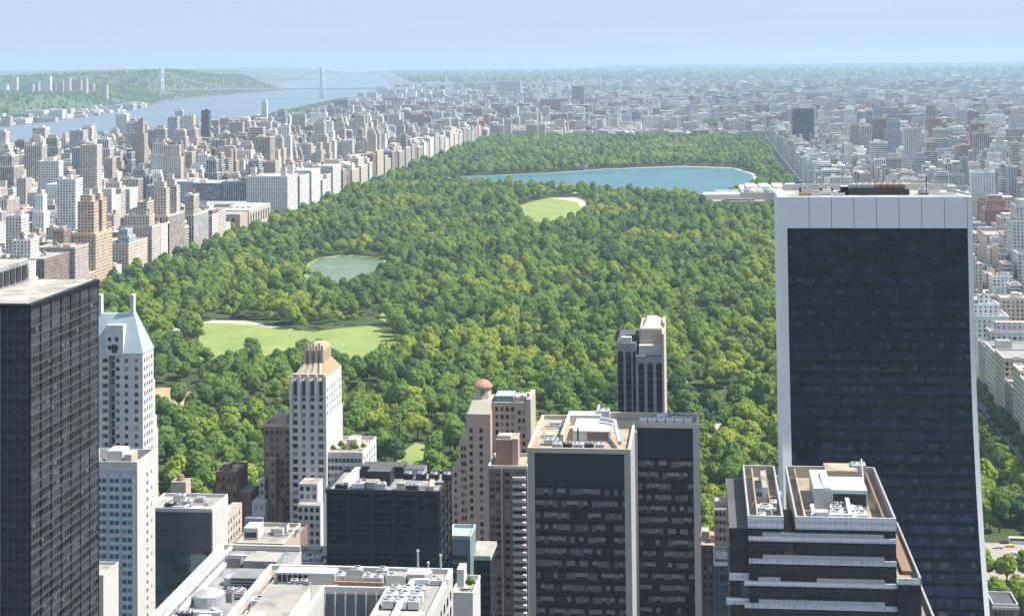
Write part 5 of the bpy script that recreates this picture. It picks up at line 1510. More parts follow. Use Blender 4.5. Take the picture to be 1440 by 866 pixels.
# beyond the grid: heights to the northwest and the flat borough to the north
rb = random.Random(41)
def scatter(n, ya, yb, xf, zone, hs, ws, pw=1.0, zf=None):
    for _ in range(n):
        y = ya + (yb - ya) * rb.random() ** pw
        a, b = xf(y)
        x = rb.uniform(a, b)
        w, d = rb.uniform(*ws), rb.uniform(*ws)
        h = rb.uniform(*hs) if rb.random() < .9 else rb.uniform(hs[1], hs[1] * 2.2)
        bld(x, x + w, y, y + d * .7, h, rb.choices(('white', 'pale', 'cream', 'tan', 'red', 'brown', 'grey', 'pink', 'blue grey'), (8, 7, 5, 3, 1.4, 1.4, 2.5, 3, 2))[0], zone, .4, r=rb, z0=(zf(x + w / 2, y) if zf else 0.0))
scatter(1500, 8600, 13000, lambda y: (lerp_line(E_SH, y) + 130, -900), 'heights', (16, 30), (24, 60))
scatter(5600, 8700, 15000, lambda y: (-1500, .215 * y), 'borough', (8, 24), (24, 70), 1.2)
scatter(3600, 14500, 26500, lambda y: (max(-.14 * y, lerp_line(E_SH, y) + 300), .215 * y), 'borough', (8, 26), (30, 110), 1.0)
for _ in range(26):     # tower clusters far out
    y = rb.uniform(9000, 17500); x = rb.uniform(-.03 * y, .2 * y); c = rb.choice(('red', 'brown', 'pale', 'grey', 'tan', 'blue grey'))
    for i in range(rb.randint(3, 7)):
        xx = x + i * 85 + rb.uniform(-10, 10); bld(xx, xx + rb.uniform(26, 50), y + rb.uniform(-60, 60), y + 90, rb.uniform(40, 75), c, 'borough', .4, r=rb)
# towns across the river
def njx(y): return (lerp_line(W_SH, y) - 260, lerp_line(W_SH, y) - 25)
scatter(150, 5400, 8500, njx, 'far shore', (9, 20), (24, 90), zf=lambda x, y: max(0, hill_h(x, y)) - .5)
scatter(200, 5000, 9500, lambda y: (lerp_line(W_SH, y) - 3400, lerp_line(W_SH, y) - 950), 'far hill', (8, 18), (18, 45), zf=lambda x, y: hill_h(x, y) - 2)
for (px, pw, pt_, c) in ((19, 9, 109, 'cream'), (6, 8, 120, 'pale'), (37, 18, 119, 'blue grey'), (65, 11, 108, 'pale'), (84, 9, 114, 'tan'), (94, 8, 111, 'pink'), (107, 13, 113, 'tan'), (119, 5, 111, 'pink'), (128, 6, 118, 'grey'), (144, 12, 121, 'tan'), (75, 6, 116, 'tan'), (51, 6, 116, 'pale')):
    Y = 8800 + (px * 37 % 400)
    x0, x1 = X(px - pw / 2, Y, 120), X(px + pw / 2, Y, 120)
    zb = hill_h((x0 + x1) / 2, Y) - 3
    bld(x0, x1, Y, Y + 30, Z(px, pt_, Y) - zb, c, 'far hill', .4, r=rb, z0=zb, special='hill tower')
# single towers that stand out
def spec(px0, px1, pyt, Y, c, d=26, zone='mark', roof=None, wf=.5, extra=None, form=None, nm='mark'):
    bld(X(px0, Y, 200), X(px1, Y, 200), Y, Y + d, Z((px0 + px1) / 2, pyt, Y), c, zone, wf, roof, rb, form, extra, nm)
spec(1115, 1145, 154, 4000, 'dark', 30, wf=.75)
spec(1228, 1250, 168, 3680, 'brown', 26)
spec(1211, 1226, 178, 3600, 'cream', 30)
spec(1196, 1209, 176, 3700, 'tan', 26)
spec(1219, 1227, 157, 4300, 'blue grey', 24)
spec(1262, 1285, 186, 3900, 'blue grey', 24)
spec(236, 249, 165, 3985, 'blue grey', 24, wf=.8)
spec(283, 294, 156, 3990, 'dark', 20, wf=.7)
spec(186, 203, 172, 2900, 'tan', 20, form='stepped')
spec(258, 275, 212, 2950, 'red', 24); spec(297, 316, 210, 2960, 'red', 24)
spec(113, 136, 205, 2300, 'pink', 22)
spec(80, 106, 253, 1960, 'white', 24)
spec(318, 340, 186, 4500, 'grey', 24); spec(1158, 1185, 160, 5600, 'blue grey', 26)
spec(805, 822, 122, 7600, 'brown', 30); spec(760, 800, 140, 6900, 'red', 26); spec(888, 902, 186, 5100, 'blue grey', 26); spec(852, 864, 163, 5800, 'blue grey', 24)
spec(470, 490, 141, 7000, 'blue grey', 26); spec(700, 733, 114, 9300, 'white', 50)
# church tower by the river
Yc = 5675
xc = X(371, Yc, 150)
bld(xc - 60, xc + 10, Yc, Yc + 26, 36, 'pale', 'mark', .2, 'pale', rb, None, [(xc - 9, xc + 9, Yc + 4, Yc + 22, 36, 96, 'pale', .2), (xc - 6, xc + 6, Yc + 7, Yc + 19, 96, Z(371, 140, Yc), 'pale', .1)], 'church')


# ------------------------------------------------------------------ which of them show largest
def rect_of(b):
    x0, x1, y0, y1 = b['b']
    z1 = b['z0'] + b['h']
    for e in b['extra']: pass
    us, vs = [], []
    for x in (x0, x1):
        for y in (y0, y1):
            for z in (b['z0'], z1):
                p = proj(x, y, z)
                if p is None: return None
                us.append(p[0]); vs.append(p[1])
    return min(us), max(us), min(vs), max(vs)


FG = [(0, 405, 137, 866), (131, 445, 222, 866), (215, 700, 322, 866), (370, 590, 410, 790), (408, 490, 480, 790), (458, 630, 520, 700), (458, 665, 634, 866), (640, 565, 755, 866),
      (740, 600, 985, 866), (867, 460, 942, 600), (1093, 270, 1390, 866), (1020, 690, 1300, 866)]
S_ = 1.0
mask = np.zeros((866, 1440), bool)
for (a, b_, c, d) in FG: mask[b_:d, a:c] = True
# trees of the park hide what lies low behind them: nothing is marked for them, it changes the order little
B.sort(key=lambda b: b['b'][2])
for b in B:
    q = rect_of(b); b['vis'] = 0; b['px'] = None
    if q is None: continue
    u0, u1, v0, v1 = q
    b['px'] = ((u0 + u1) / 2, v0)
    i0, i1, j0, j1 = max(0, int(u0)), min(1440, int(u1 + 1)), max(0, int(v0)), min(866, int(v1 + 1))
    if i1 <= i0 or j1 <= j0: continue
    sub = mask[j0:j1, i0:i1]
    b['vis'] = int((~sub).sum())
    if b['z0'] == 0 or True: mask[j0:j1, i0:i1] = True
order = sorted(B, key=lambda b: -(b['vis'] + (10 ** 6 if b['special'] else 0)))
solo = [b for b in order if b['vis'] > 0 or b['special']][:292]
for b in solo: b['solo'] = True


def shapes(b):
    """boxes of one building: (x0,x1,y0,y1,z0,z1,col,wf,roofcol,part)"""
    r = random.Random(b['seed'])
    x0, x1, y0, y1 = b['b']; z0 = b['z0']; h = z0 + b['h']
    c = PAL[b['col']]
    k_ = r.uniform(.85, 1.13); c = tuple(min(.85, v * k_ * r.uniform(.98, 1.02)) for v in c)
    k_ = r.uniform(.85, 1.15); rc_ = tuple(v * k_ for v in ROOF[b['roof']])
    out = []
    if b['form'] == 'stepped':
        hs = z0 + (h - z0) * r.uniform(.72, .86); i = min(x1 - x0, y1 - y0) * r.uniform(.12, .2)
        out.append((x0, x1, y0, y1, z0, hs, c, b['wf'], rc_, 'wall'))
        out.append((x0 + i, x1 - i, y0 + i, y1 - i, hs, h, c, b['wf'], rc_, 'upper_storeys'))
        i2 = i * 1.9
        if min(x1 - x0, y1 - y0) > 2 * i2 + 5: out.append((x0 + i2, x1 - i2, y0 + i2, y1 - i2, h, h + r.uniform(4, 8), c, .3, rc_, 'penthouse'))
    elif b['form'] == 'cross':
        out.append((x0, x1, y0, y1, z0, h, c, b['wf'], rc_, 'wall'))
        m = (x0 + x1) / 2; out.append((m - 7, m + 7, y0 - 12, y1 + 12, z0, h + .4, c, b['wf'], rc_, 'cross_wing'))
    else:
        out.append((x0, x1, y0, y1, z0, h, c, b['wf'], rc_, 'wall'))
    top = h if b['form'] != 'stepped' else None
    if top and x1 - x0 > 8 and not b['extra']:
        for k in range(r.choice((1, 1, 2)) if b['b'][2] < 6500 else (1 if r.random() < .5 else 0)):
            w, d = (x1 - x0) * r.uniform(.2, .4), (y1 - y0) * r.uniform(.2, .4)
            xx, yy = r.uniform(x0 + 1, x1 - 1 - w), r.uniform(y0 + 1, y1 - 1 - d)
            out.append((xx, xx + w, yy, yy + d, top, top + r.uniform(2.5, 5.5), c if r.random() < .6 else (.5, .48, .45), 0, rc_, 'bulkhead'))
    for e in b['extra']:
        out.append((e[0], e[1], e[2], e[3], e[4], e[5], tuple(PAL[e[6]]), e[7], rc_, 'tower' if e[5] - e[4] > 20 else 'turret'))
    return out


def put(mb, s, u0=0.0):
    x0, x1, y0, y1, z0, z1, c, wf, rc_, _ = s
    mb.box(x0, x1, y0, y1, z0, z1, 0, col=(*c, wf), tcol=(*rc_, 0.0), u0=u0)


ORD = ['first', 'second', 'third', 'fourth', 'fifth', 'sixth', 'seventh', 'eighth', 'ninth', 'tenth', 'eleventh', 'twelfth', 'thirteenth', 'fourteenth', 'fifteenth', 'sixteenth', 'seventeenth', 'eighteenth', 'nineteenth', 'twentieth']
SHADE = {'cream': 'cream', 'pale': 'pale stone', 'white': 'white', 'tan': 'tan brick', 'pink': 'pinkish brick', 'red': 'red brick', 'brown': 'brown brick', 'grey': 'grey', 'dark': 'black', 'blue grey': 'blue grey', 'orange': 'orange brick', 'buff': 'buff'}


def place_of(b):
    u, v = b['px']; z = b['zone']
    if z == 'park row': return 'in the row facing the park'
    if z == 'museum row': return 'on the street behind the low museum'
    if z == 'far shore': return 'on the far river bank'
    if z == 'far hill': return 'on the wooded hill across the river'
    if z == 'heights': return 'on the heights before the bridge'
    if z == 'borough': return 'far out near the horizon'
    if z == 'east row': return 'along the avenue east of the park'
    if z == 'north': return 'beyond the north end of the park'
    if u < 700:
        return 'above the black glass tower' if u < 108 else ('around the orange twin towers' if u < 200 else ('around the cream twin towers' if u < 262 else ('between river and museum' if u < 400 else 'behind the park row by the reservoir')))
    if u > 1386: return 'past the outer edge of the wide slab tower'
    if u > 1250: return 'behind the far corner of the slab roof'
    if u > 1090: return 'above the slab tower roof'
    return 'beyond the reservoir'


def base_label(b):
    sp = b['special']
    c = SHADE[b['col']]
    if sp == 'twin': return f"{c} apartment block crowned by twin towers, facing the park"
    if sp == 'turrets': return 'massive pale block with three turrets at the museum corner of the park'
    if sp == 'church': return 'pale church with a tall slim tower beside the river'
    hh = b['h']
    t = 'low' if hh < 26 else ('mid-height' if hh < 46 else ('tall' if hh < 72 else 'very tall'))
    f = 'stepped ' if b['form'] == 'stepped' else ''
    if b['form'] == 'cross': f = 'cross-shaped '
    wide = (b['b'][1] - b['b'][0])
    k = 'tower' if hh > 62 and wide < 45 else ('slab' if wide > 44 else 'block')
    return f"{t} {c} {f}{k}"


groups = {}
for b in solo:
    groups.setdefault((base_label(b), place_of(b)), []).append(b)
for (lab, plc), L in groups.items():
    L.sort(key=lambda b: b['px'][0])
    for i, b in enumerate(L):
        if b['special'] in ('twin', 'turrets', 'church'): b['label'] = lab
        elif len(L) == 1: b['label'] = f"{lab} {plc}"
        elif i < len(ORD) and len(L) <= 2 * len(ORD):
            j = len(L) - 1 - i
            b['label'] = f"{lab}, {ORD[i]} from left {plc}" if i <= j else f"{lab}, {ORD[j]} from right {plc}"
        else:
            j = len(L) - 1 - i
            b['label'] = f"{lab}, {ORD[min(j, 19)]} from right {plc}"

for b in solo:
    t = b['label'].split()
    for cut in ('the', 'very', 'the', 'brick', 'stone'):
        if len(t) > 15 and cut in t: t.remove(cut)
    b['label'] = ' '.join(t)
GN_ = {'west': 'apartment houses west of the park', 'park row': 'apartment houses facing the park', 'museum row': 'houses behind the museum', 'east row': 'apartment houses on the avenue east of the park', 'east': 'buildings east of the park',
       'north': 'buildings north of the park', 'heights': 'buildings on the heights', 'borough': 'buildings near the horizon', 'far shore': 'buildings on the far bank', 'far hill': 'buildings on the hill across the river', 'mark': 'single towers standing out of the city'}
NAMES = {'church': 'church'}
for b in solo:
    x0, x1, y0, y1 = b['b']
    nm = 'church' if b['special'] == 'church' else ('apartment_tower' if b['h'] > 62 else 'apartment_building')
    cat = 'church' if nm == 'church' else ('tower' if b['h'] > 62 else 'building')
    S = shapes(b); r = random.Random(b['seed'] + 1)
    small = b['vis'] < 110 and not b['special']
    if small:
        mb = MB()
        for s in S: put(mb, s, r.randrange(0, 400) * 3.6)
        o = mb.build(nm, [M['city']], None, ((x0 + x1) / 2, (y0 + y1) / 2, b['z0']))
        tag(o, b['label'], cat, GN_[b['zone']])
        continue
    root = thing(nm, b['label'], cat, ((x0 + x1) / 2, (y0 + y1) / 2, b['z0']), GN_[b['zone']])
    for s in S:
        mb = MB(); put(mb, s, r.randrange(0, 400) * 3.6)
        part = mb.build(s[9], [M['city']], root)
        if s[9] in ('wall', 'upper_storeys'):
            X0, X1, Y0_, Y1_, _, zt_ = s[:6]
            pm = MB()
            t = .5; cc = tuple(min(.8, v * 1.1) for v in s[6])
            for (a, b2, c2, d2) in ((X0 - .15, X1 + .15, Y0_ - .15, Y0_ + t), (X0 - .15, X1 + .15, Y1_ - t, Y1_ + .15), (X0 - .15, X0 + t, Y0_ + t + .01, Y1_ - t - .01), (X1 - t, X1 + .15, Y0_ + t + .01, Y1_ - t - .01)):
                pm.box(a, b2, c2, d2, zt_ - .6, zt_ + 1.1, 0, col=(*cc, 0), tcol=(*cc, 0), bottom=True)
            pm.build('cornice', [M['city']], part)
    s = S[0] if b['form'] != 'stepped' else S[1]
    if b['b'][2] < 3200 and r.random() < .7 and s[1] - s[0] > 10 and s[3] - s[2] > 10:
        water_tank(root, r.uniform(s[0] + 3, s[1] - 3), r.uniform(s[2] + 3, s[3] - 3), s[5], 2.1, 3.6, 3.0)
    if b['b'][2] < 2600:
        for _ in range(3):
            w = r.uniform(2, 4); xx, yy = r.uniform(s[0] + 1, s[1] - 5), r.uniform(s[2] + 1, s[3] - 5)
            mb = MB(); mb.box(xx, xx + w, yy, yy + w * .8, s[5], s[5] + r.uniform(1.2, 2.8), 0, col=(.5, .5, .5, 0)); mb.build('roof_unit', [M['city']], root)
# all the others: the packed city nobody could count
for zone_set, nm, lab in ((('west', 'park row', 'museum row', 'mark'), 'packed_houses', 'packed city blocks west of the park too many to count'), (('east', 'east row'), 'packed_houses', 'packed city blocks east of the park too many to count'),
                          (('north', 'heights'), 'packed_houses', 'packed low city blocks north of the park running to the river'), (('borough',), 'distant_houses', 'scattered pale buildings of the distant borough below the horizon'),
                          (('far shore', 'far hill'), 'distant_houses', 'scattered small houses across the river')):
    mb = MB(); cnt = 0
    for b in B:
        if b.get('solo') or b['zone'] not in zone_set: continue
        u = random.Random(b['seed']).randrange(0, 500) * 3.6
        for s in shapes(b): put(mb, s, u)
        cnt += 1
    if cnt: tag(mb.build(nm, [M['city']]), lab, None, None, 'stuff')
print('city', len(B), 'solo', len(solo), 'smallest', solo[-1]['vis'])


# ------------------------------------------------------------------ museums at the two sides of the park
def museums():
    r = thing('museum', 'long low white-roofed museum among the trees beside the slab tower top', 'museum', (70, 2720, 0))
    Y = 2640
    for i, (a, b, c, d, h, m, t) in enumerate(((14, 96, 4, 34, 13, 'cream', 'roof_tan'), (0, 60, 34.1, 80, 21, 'limestone', 'metal_white'), (60.1, 165, 34.1, 110, 24, 'cream', 'roof_pale'), (20, 60, 80.1, 150, 20, 'cream', 'roof_grey'), (60.1, 165, 110.1, 210, 23, 'limestone', 'white'), (-6, 12, 6, 28, 10, 'white', 'white'))):
        bx('wing', r, M[m], a, b, Y + c, Y + d, 0, h, top=M[t])
    for i in range(9): bx('skylight', r, M['glass_blue'] if i % 3 == 0 else M['metal_white'], 66 + i * 10.5, 73 + i * 10.5, Y + 42, Y + 96, 24.002, 26)
    for i in range(4): bx('skylight', r, M['white'], 70 + i * 22, 86 + i * 22, Y + 120, Y + 200, 23.002, 26.5)
    bx('roof_house', r, M['brown'], 40, 80, Y + 12, Y + 20, 13.002, 16, top=M['roof_tan'])
    for i in range(14): bx('window', r, M['glass_dark'], 16 + i * 5.7, 18.4 + i * 5.7, Y + 3.94, Y + 4.1, 4, 10)
    r = thing('museum', 'low pink and white museum wings in a tree-lined square below the grey row', 'museum', (-700, 2330, 0))
    for i, (a, b, c, d, h, m, t) in enumerate(((-720, -650, 2236, 2262, 18, 'white', 'white'), (-735, -650, 2310, 2350, 24, 'pink_beige', 'roof_pale'), (-690, -648, 2350.1, 2470, 26, 'cream', 'white'), (-800, -690.1, 2380, 2420, 24, 'pink_beige', 'roof_tan'), (-760, -690.1, 2440, 2490, 27, 'limestone', 'roof_pale'), (-830, -740, 2280, 2300, 22, 'redbrick', 'roof_tan'))):
        bx('wing', r, M[m], a, b, c, d, 0, h, top=M[t])
    for i in range(4): bx('roof_house', r, M['white'], -686 + i * 9, -680 + i * 9, 2380, 2440, 26.002, 29)
    for i in range(8): bx('window', r, M['glass_dark'], -648.1, -647.94, 2358 + i * 14, 2364 + i * 14, 6, 20)
    for i in range(8): bx('window', r, M['glass_dark'], -732 + i * 10, -728 + i * 10, 2309.94, 2310.1, 6, 18)
    # gatehouse on the reservoir's north shore
    x, y = ground_pt(818, 240)
    r = thing('gatehouse', 'small dark stone gatehouse on the far bank of the reservoir', 'gatehouse', (x, y + 6, 0))
    bx('wall', r, M['roof_grey'], x - 12, x + 12, y, y + 12, 0, 8, top=M['roof_dark'])
    bx('tower', r, M['limestone'], x - 10, x - 5, y + 2, y + 8, 8, 12, top=M['roof_dark']); bx('tower', r, M['limestone'], x + 6, x + 11, y + 2, y + 8, 8, 12, top=M['roof_dark'])
    bx('door', r, M['black'], x - 2, x + 2, y - .06, y + .1, 0, 4)
    EXCL.append([(x - 24, y - 40), (x + 24, y - 40), (x + 24, y + 16), (x - 24, y + 16)])


museums()
EXCL.append([(-10, 2600), (176, 2600), (176, 2856), (-10, 2856)])


# ================================================================== TREES
def blob(mb, c, rx, rz, r, n1=9, n2=6):
    ph = [r.uniform(0, 6.28) for _ in range(4)]
    V = []
    for j in range(n2 + 1):
        t = pi * j / n2
        row = []
        for i in range(n1):
            a = 2 * pi * i / n1
            k = 1 + .13 * sin(3 * a + ph[0] + 2 * t) + .10 * sin(5 * a + ph[1]) * sin(2 * t + ph[2])
            row.append((c[0] + rx * k * sin(t) * cos(a), c[1] + rx * k * sin(t) * sin(a), c[2] + rz * k * cos(t)))
        V.append(row)
    for j in range(n2):
        for i in range(n1):
            i2 = (i + 1) % n1
            mb.face([V[j][i], V[j + 1][i], V[j + 1][i2], V[j][i2]], 0)


def crown_mesh(seed, R=6.0, H=10.0, base=3.5, lumps=9, leaves=80):
    """clumps of foliage spread through an uneven crown, each clump bristling with leaf sprays"""
    r = random.Random(seed)
    mb = MB()
    cs = [((0, 0, base + H * .5), R * .62, H * .36)]
    for i in range(lumps):
        a = 2 * pi * i / lumps * 1.618 * 2 + r.uniform(-.4, .4)
        t = r.random()
        rad = R * (.62 - .42 * t) * r.uniform(.8, 1.15)
        z = base + H * (.22 + .62 * t)
        s = R * r.uniform(.30, .46) * (1 - .25 * t)
        cs.append(((rad * cos(a), rad * sin(a), z), s, s * r.uniform(.75, .95)))
    for c, rx, rz in cs:
        blob(mb, c, rx * .90, rz * .90, r)
        for _ in range(int(leaves * (rx / (R * .4)) ** 1.3)):
            u = r.uniform(-.55, 1); a = r.uniform(0, 2 * pi); q = sqrt(1 - u * u)
            n = Vector((q * cos(a), q * sin(a), u))
            p = Vector(c) + Vector((n.x * rx, n.y * rx, n.z * rz)) * r.uniform(.88, 1.14)
            n2 = (n + Vector((r.uniform(-.5, .5), r.uniform(-.5, .5), r.uniform(-.25, .65)))).normalized()
            tv = n2.orthogonal().normalized(); bv = n2.cross(tv)
            an = r.uniform(0, pi); t1 = tv * cos(an) + bv * sin(an); t2 = n2.cross(t1)
            s1, s2 = r.uniform(.35, .85), r.uniform(.3, .6)
            mb.face([tuple(p - t1 * s1 - t2 * s2 * .5), tuple(p + t1 * s1 * .2 - t2 * s2), tuple(p + t1 * s1 + t2 * s2 * .4), tuple(p - t1 * s1 * .3 + t2 * s2)], 0)
    return mb


def trunk_mesh(seed, base=3.5, H=10):
    r = random.Random(seed)
    mb = MB()
    mb.cyl(0, 0, -.3, base + 1.5, .42, .28, 8)
    for i in range(4):
        a = i * 1.57 + r.uniform(-.4, .4)
        mb.bar((0, 0, base + r.uniform(0, 1.4)), (2.6 * cos(a), 2.6 * sin(a), base + H * .45), .22)
    mb.bar((0, 0, base + 1.4), (r.uniform(-.5, .5), r.uniform(-.5, .5), base + H * .6), .24)
    return mb


KINDS = [('broad', 6.4, 10.0, 3.4, 10, 78), ('round', 5.4, 9.4, 3.2, 8, 76), ('tall', 5.0, 13.0, 3.6, 10, 78), ('spreading', 7.4, 8.6, 3.6, 11, 72), ('uneven', 5.8, 11.0, 3.0, 7, 84), ('compact', 4.2, 7.6, 2.6, 7, 66)]
CM, TM = [], []
for i, (k, R, H, bs, lu, le) in enumerate(KINDS):
    o = crown_mesh(100 + i, R, H, bs, lu, le).build('crown', [M['leaf']]); CM.append(o.data); bpy.data.objects.remove(o)
    o = trunk_mesh(200 + i, bs, H).build('trunk', [M['bark']]); TM.append(o.data); bpy.data.objects.remove(o)


def inside(poly, x, y):
    c = np.zeros(len(x), bool)
    for (x0, y0), (x1, y1) in zip(poly, poly[1:] + poly[:1]):
        k = ((y0 > y) != (y1 > y))
        with np.errstate(divide='ignore', invalid='ignore'):
            c ^= k & (x < (x1 - x0) * (y - y0) / ((y1 - y0) if y1 != y0 else 1e-9) + x0)
    return c


rs = np.random.RandomState(9)
sp_ = 13.4
gx, gy = np.meshgrid(np.arange(PX0 + 5, PX1 - 3, sp_), np.arange(PY0 + 5, PY1 - 4, sp_))
tx = (gx + rs.uniform(-7, 7, gx.shape)).ravel(); ty = (gy + rs.uniform(-7, 7, gy.shape)).ravel()
keep = rs.rand(len(tx)) < .95
for p in EXCL: keep &= ~inside(p, tx, ty)
keep &= ~((tx > 100) & (ty < 856))
# thin glades, so that the canopy opens here and there
gl = np.sin(tx * .021 + 1.3) * np.sin(ty * .017 + .4) + .6 * np.sin(tx * .047 - ty * .031)
keep &= ~((gl > 1.1) & (rs.rand(len(tx)) < .85))
tx, ty = tx[keep], ty[keep]
kind_ = rs.randint(0, 6, len(tx)); scl = .82 + 1.0 * rs.rand(len(tx)) ** 1.3; rot = rs.uniform(0, 6.28, len(tx))
extra_t = []
for i in range(34):          # the square before the park and the avenue's double row of trees
    x_, y_ = 124 + (i % 6) * 9.2 + rs.uniform(-2.5, 2.5), 726 + (i // 6) * 11.5 + rs.uniform(-2.5, 2.5)
    if not (757 < y_ < 772): extra_t.append((x_, y_))
for i in range(46):
    extra_t.append((167.4 + rs.uniform(-.6, .6), 842 + i * 11 + rs.uniform(-2, 2)))
    if i % 2 == 0: extra_t.append((186.4, 842 + i * 11 + rs.uniform(-2, 2)))
NE = len(extra_t)
tx = np.concatenate([[e[0] for e in extra_t], tx]); ty = np.concatenate([[e[1] for e in extra_t], ty])
kind_ = np.concatenate([rs.randint(0, 2, NE), kind_]); scl = np.concatenate([rs.uniform(1.0, 1.35, NE), scl]); rot = np.concatenate([rs.uniform(0, 6, NE), rot])
# those that show largest: near, in the frame and not behind the towers
cand = []
for i in range(len(tx)):
    if ty[i] > 1250: continue
    p = proj(tx[i], ty[i], 11)
    if p is None or not (-8 < p[0] < 1448 and p[1] < 872): continue
    if any(a < p[0] < c and b + 6 < p[1] < d for (a, b, c, d) in FG): continue
    cand.append((ty[i], i, p))
cand.sort()
# nearest 300 in view
chosen = cand[:296]
ci = {c[1] for c in chosen}
LAND = [(0, 130, 'left of the finned tower'), (130, 300, 'above the teal glass block'), (300, 372, 'round the lone brown brick block'), (372, 412, 'behind the brown brick neighbour'), (412, 462, 'behind the gold-crowned tower'),
        (462, 540, 'beside the planted terrace wing'), (540, 645, 'above the boxy black block'), (645, 760, 'behind the domed beige tower'), (760, 868, 'left of the arch-windowed tower'),
        (868, 985, 'behind the arch-windowed tower'), (985, 1100, 'between double tower and slab'), (1100, 1385, 'behind the wide slab'), (1385, 1500, 'beyond the slab by the avenue')]
zones = {}
for (d, i, p) in chosen:
    z = next(l for a, b, l in LAND if a <= p[0] < b or (a == 0 and p[0] < 0))
    zones.setdefault(z, []).append((p[1], p[0], i))
tl = {}
for z, L in zones.items():
    L.sort(key=lambda t: -t[0])
    k = 9
    for row in range(0, (len(L) + k - 1) // k):
        R_ = sorted(L[row * k:(row + 1) * k], key=lambda t: t[1])
        for j, (v, u, i) in enumerate(R_):
            s = 'big' if scl[i] > 1.45 else ('small' if scl[i] < 1.02 else 'medium')
            tl[i] = f"{s} {KINDS[kind_[i]][0]} tree, {ORD[j]} from left, {ORD[row] if row else 'front'} row {z}"
done = 0
protos = {}
for (d, i, p) in chosen:
    root = thing('park_tree', tl[i], 'tree', (float(tx[i]), float(ty[i]), .12), 'trees at the near edge of the park')
    root.scale = (scl[i],) * 3; root.rotation_euler.z = float(rot[i])
    c = bpy.data.objects.new('crown', CM[kind_[i]]); COL.objects.link(c); c.parent = root
    t = bpy.data.objects.new('trunk', TM[kind_[i]]); COL.objects.link(t); t.parent = root
    protos.setdefault(int(kind_[i]), c)


def forest(name, label, xs, ys, zs, kinds, scs, rots):
    me = bpy.data.meshes.new(name)
    me.from_pydata([(float(a), float(b), float(c)) for a, b, c in zip(xs, ys, zs)], [], [])
    for nm, ty_, dat in (('k', 'INT', kinds), ('s', 'FLOAT', scs), ('r', 'FLOAT', rots)):
        a = me.attributes.new(nm, ty_, 'POINT'); a.data.foreach_set('value', np.asarray(dat, np.int32 if ty_ == 'INT' else np.float32))
    o = bpy.data.objects.new(name, me); COL.objects.link(o)
    tag(o, label, None, None, 'stuff')
    ng = bpy.data.node_groups.new(name, 'GeometryNodeTree')
    ng.interface.new_socket('Geometry', in_out='INPUT', socket_type='NodeSocketGeometry')
    ng.interface.new_socket('Geometry', in_out='OUTPUT', socket_type='NodeSocketGeometry')
    gi, go = ng.nodes.new('NodeGroupInput'), ng.nodes.new('NodeGroupOutput')
    jn = ng.nodes.new('GeometryNodeJoinGeometry')
    for k in reversed(range(6)):
        oi = ng.nodes.new('GeometryNodeObjectInfo'); oi.transform_space = 'ORIGINAL'
        oi.inputs['Object'].default_value = protos[k]; oi.inputs['As Instance'].default_value = True
        ng.links.new(oi.outputs['Geometry'], jn.inputs[0])
    ip = ng.nodes.new('GeometryNodeInstanceOnPoints')
    ip.inputs['Pick Instance'].default_value = True
    def attr(nm, t):
        n = ng.nodes.new('GeometryNodeInputNamedAttribute'); n.data_type = t; n.inputs['Name'].default_value = nm; return n.outputs['Attribute']
    ng.links.new(gi.outputs[0], ip.inputs['Points']); ng.links.new(jn.outputs[0], ip.inputs['Instance'])
    ng.links.new(attr('k', 'INT'), ip.inputs['Instance Index'])
    cx = ng.nodes.new('ShaderNodeCombineXYZ'); ng.links.new(attr('r', 'FLOAT'), cx.inputs[2])
    ng.links.new(cx.outputs[0], ip.inputs['Rotation'])
    ng.links.new(attr('s', 'FLOAT'), ip.inputs['Scale'])
    ng.links.new(ip.outputs[0], go.inputs[0])
    md = o.modifiers.new('trees', 'NODES'); md.node_group = ng
    return o


rest = np.array([i not in ci for i in range(len(tx))])
print('trees', len(tx), 'chosen', len(chosen), 'kinds', sorted(protos), 'far chosen', chosen[-1][0])
forest('park_woodland', 'dense green canopy of park trees stretching to the reservoir and beyond', tx[rest], ty[rest], np.full(rest.sum(), .12), kind_[rest], scl[rest], rot[rest])
# woods along the river, on the hills and out to the horizon
fx, fy, fz, fs = [], [], [], []
r5 = random.Random(77)
def woods(n, xf, ya, yb, s, zf=None):
    for _ in range(n):
        y = r5.uniform(ya, yb); a, b = xf(y); x = r5.uniform(a, b)
        if not in_view(x, y, 10): continue
        fx.append(x); fy.append(y); fz.append(zf(x, y) if zf else 0.0); fs.append(r5.uniform(.8, 1.3) * s)
woods(1600, lambda y: (lerp_line(E_SH, y) + 6, lerp_line(E_SH, y) + 60), 2600, 9800, 1.0)
woods(420, lambda y: (-1085, -930), 5350, 6300, 1.1)
woods(260, lambda y: (-650, -540), 6900, 7600, 1.2)
woods(240, lambda y: (-60, 60), 5700, 6050, 1.1)
woods(5200, lambda y: (lerp_line(W_SH, y) - 1900, lerp_line(W_SH, y) - 110), 5200, 13300, 1.6, lambda x, y: hill_h(x, y) - 2)
woods(1500, lambda y: (lerp_line(W_SH, y) - 420, lerp_line(W_SH, y) - 60), 8400, 13300, 1.5, lambda x, y: hill_h(x, y) - 2)
woods(2000, lambda y: (max(-.15 * y, lerp_line(E_SH, y) + 60), .215 * y), 9500, 17000, 2.4)
woods(1700, lambda y: (max(-.2 * y, lerp_line(E_SH, y) + 200), .215 * y), 15000, 26000, 4.5)
woods(900, lambda y: (-1500, .21 * y), 6200, 9500, 1.2)
fk = [r5.randrange(6) for _ in fx]; fr_ = [r5.uniform(0, 6.28) for _ in fx]
forest('distant_woods', 'hazy woods on the hills across the river and out towards the horizon', fx, fy, fz, fk, fs, fr_)
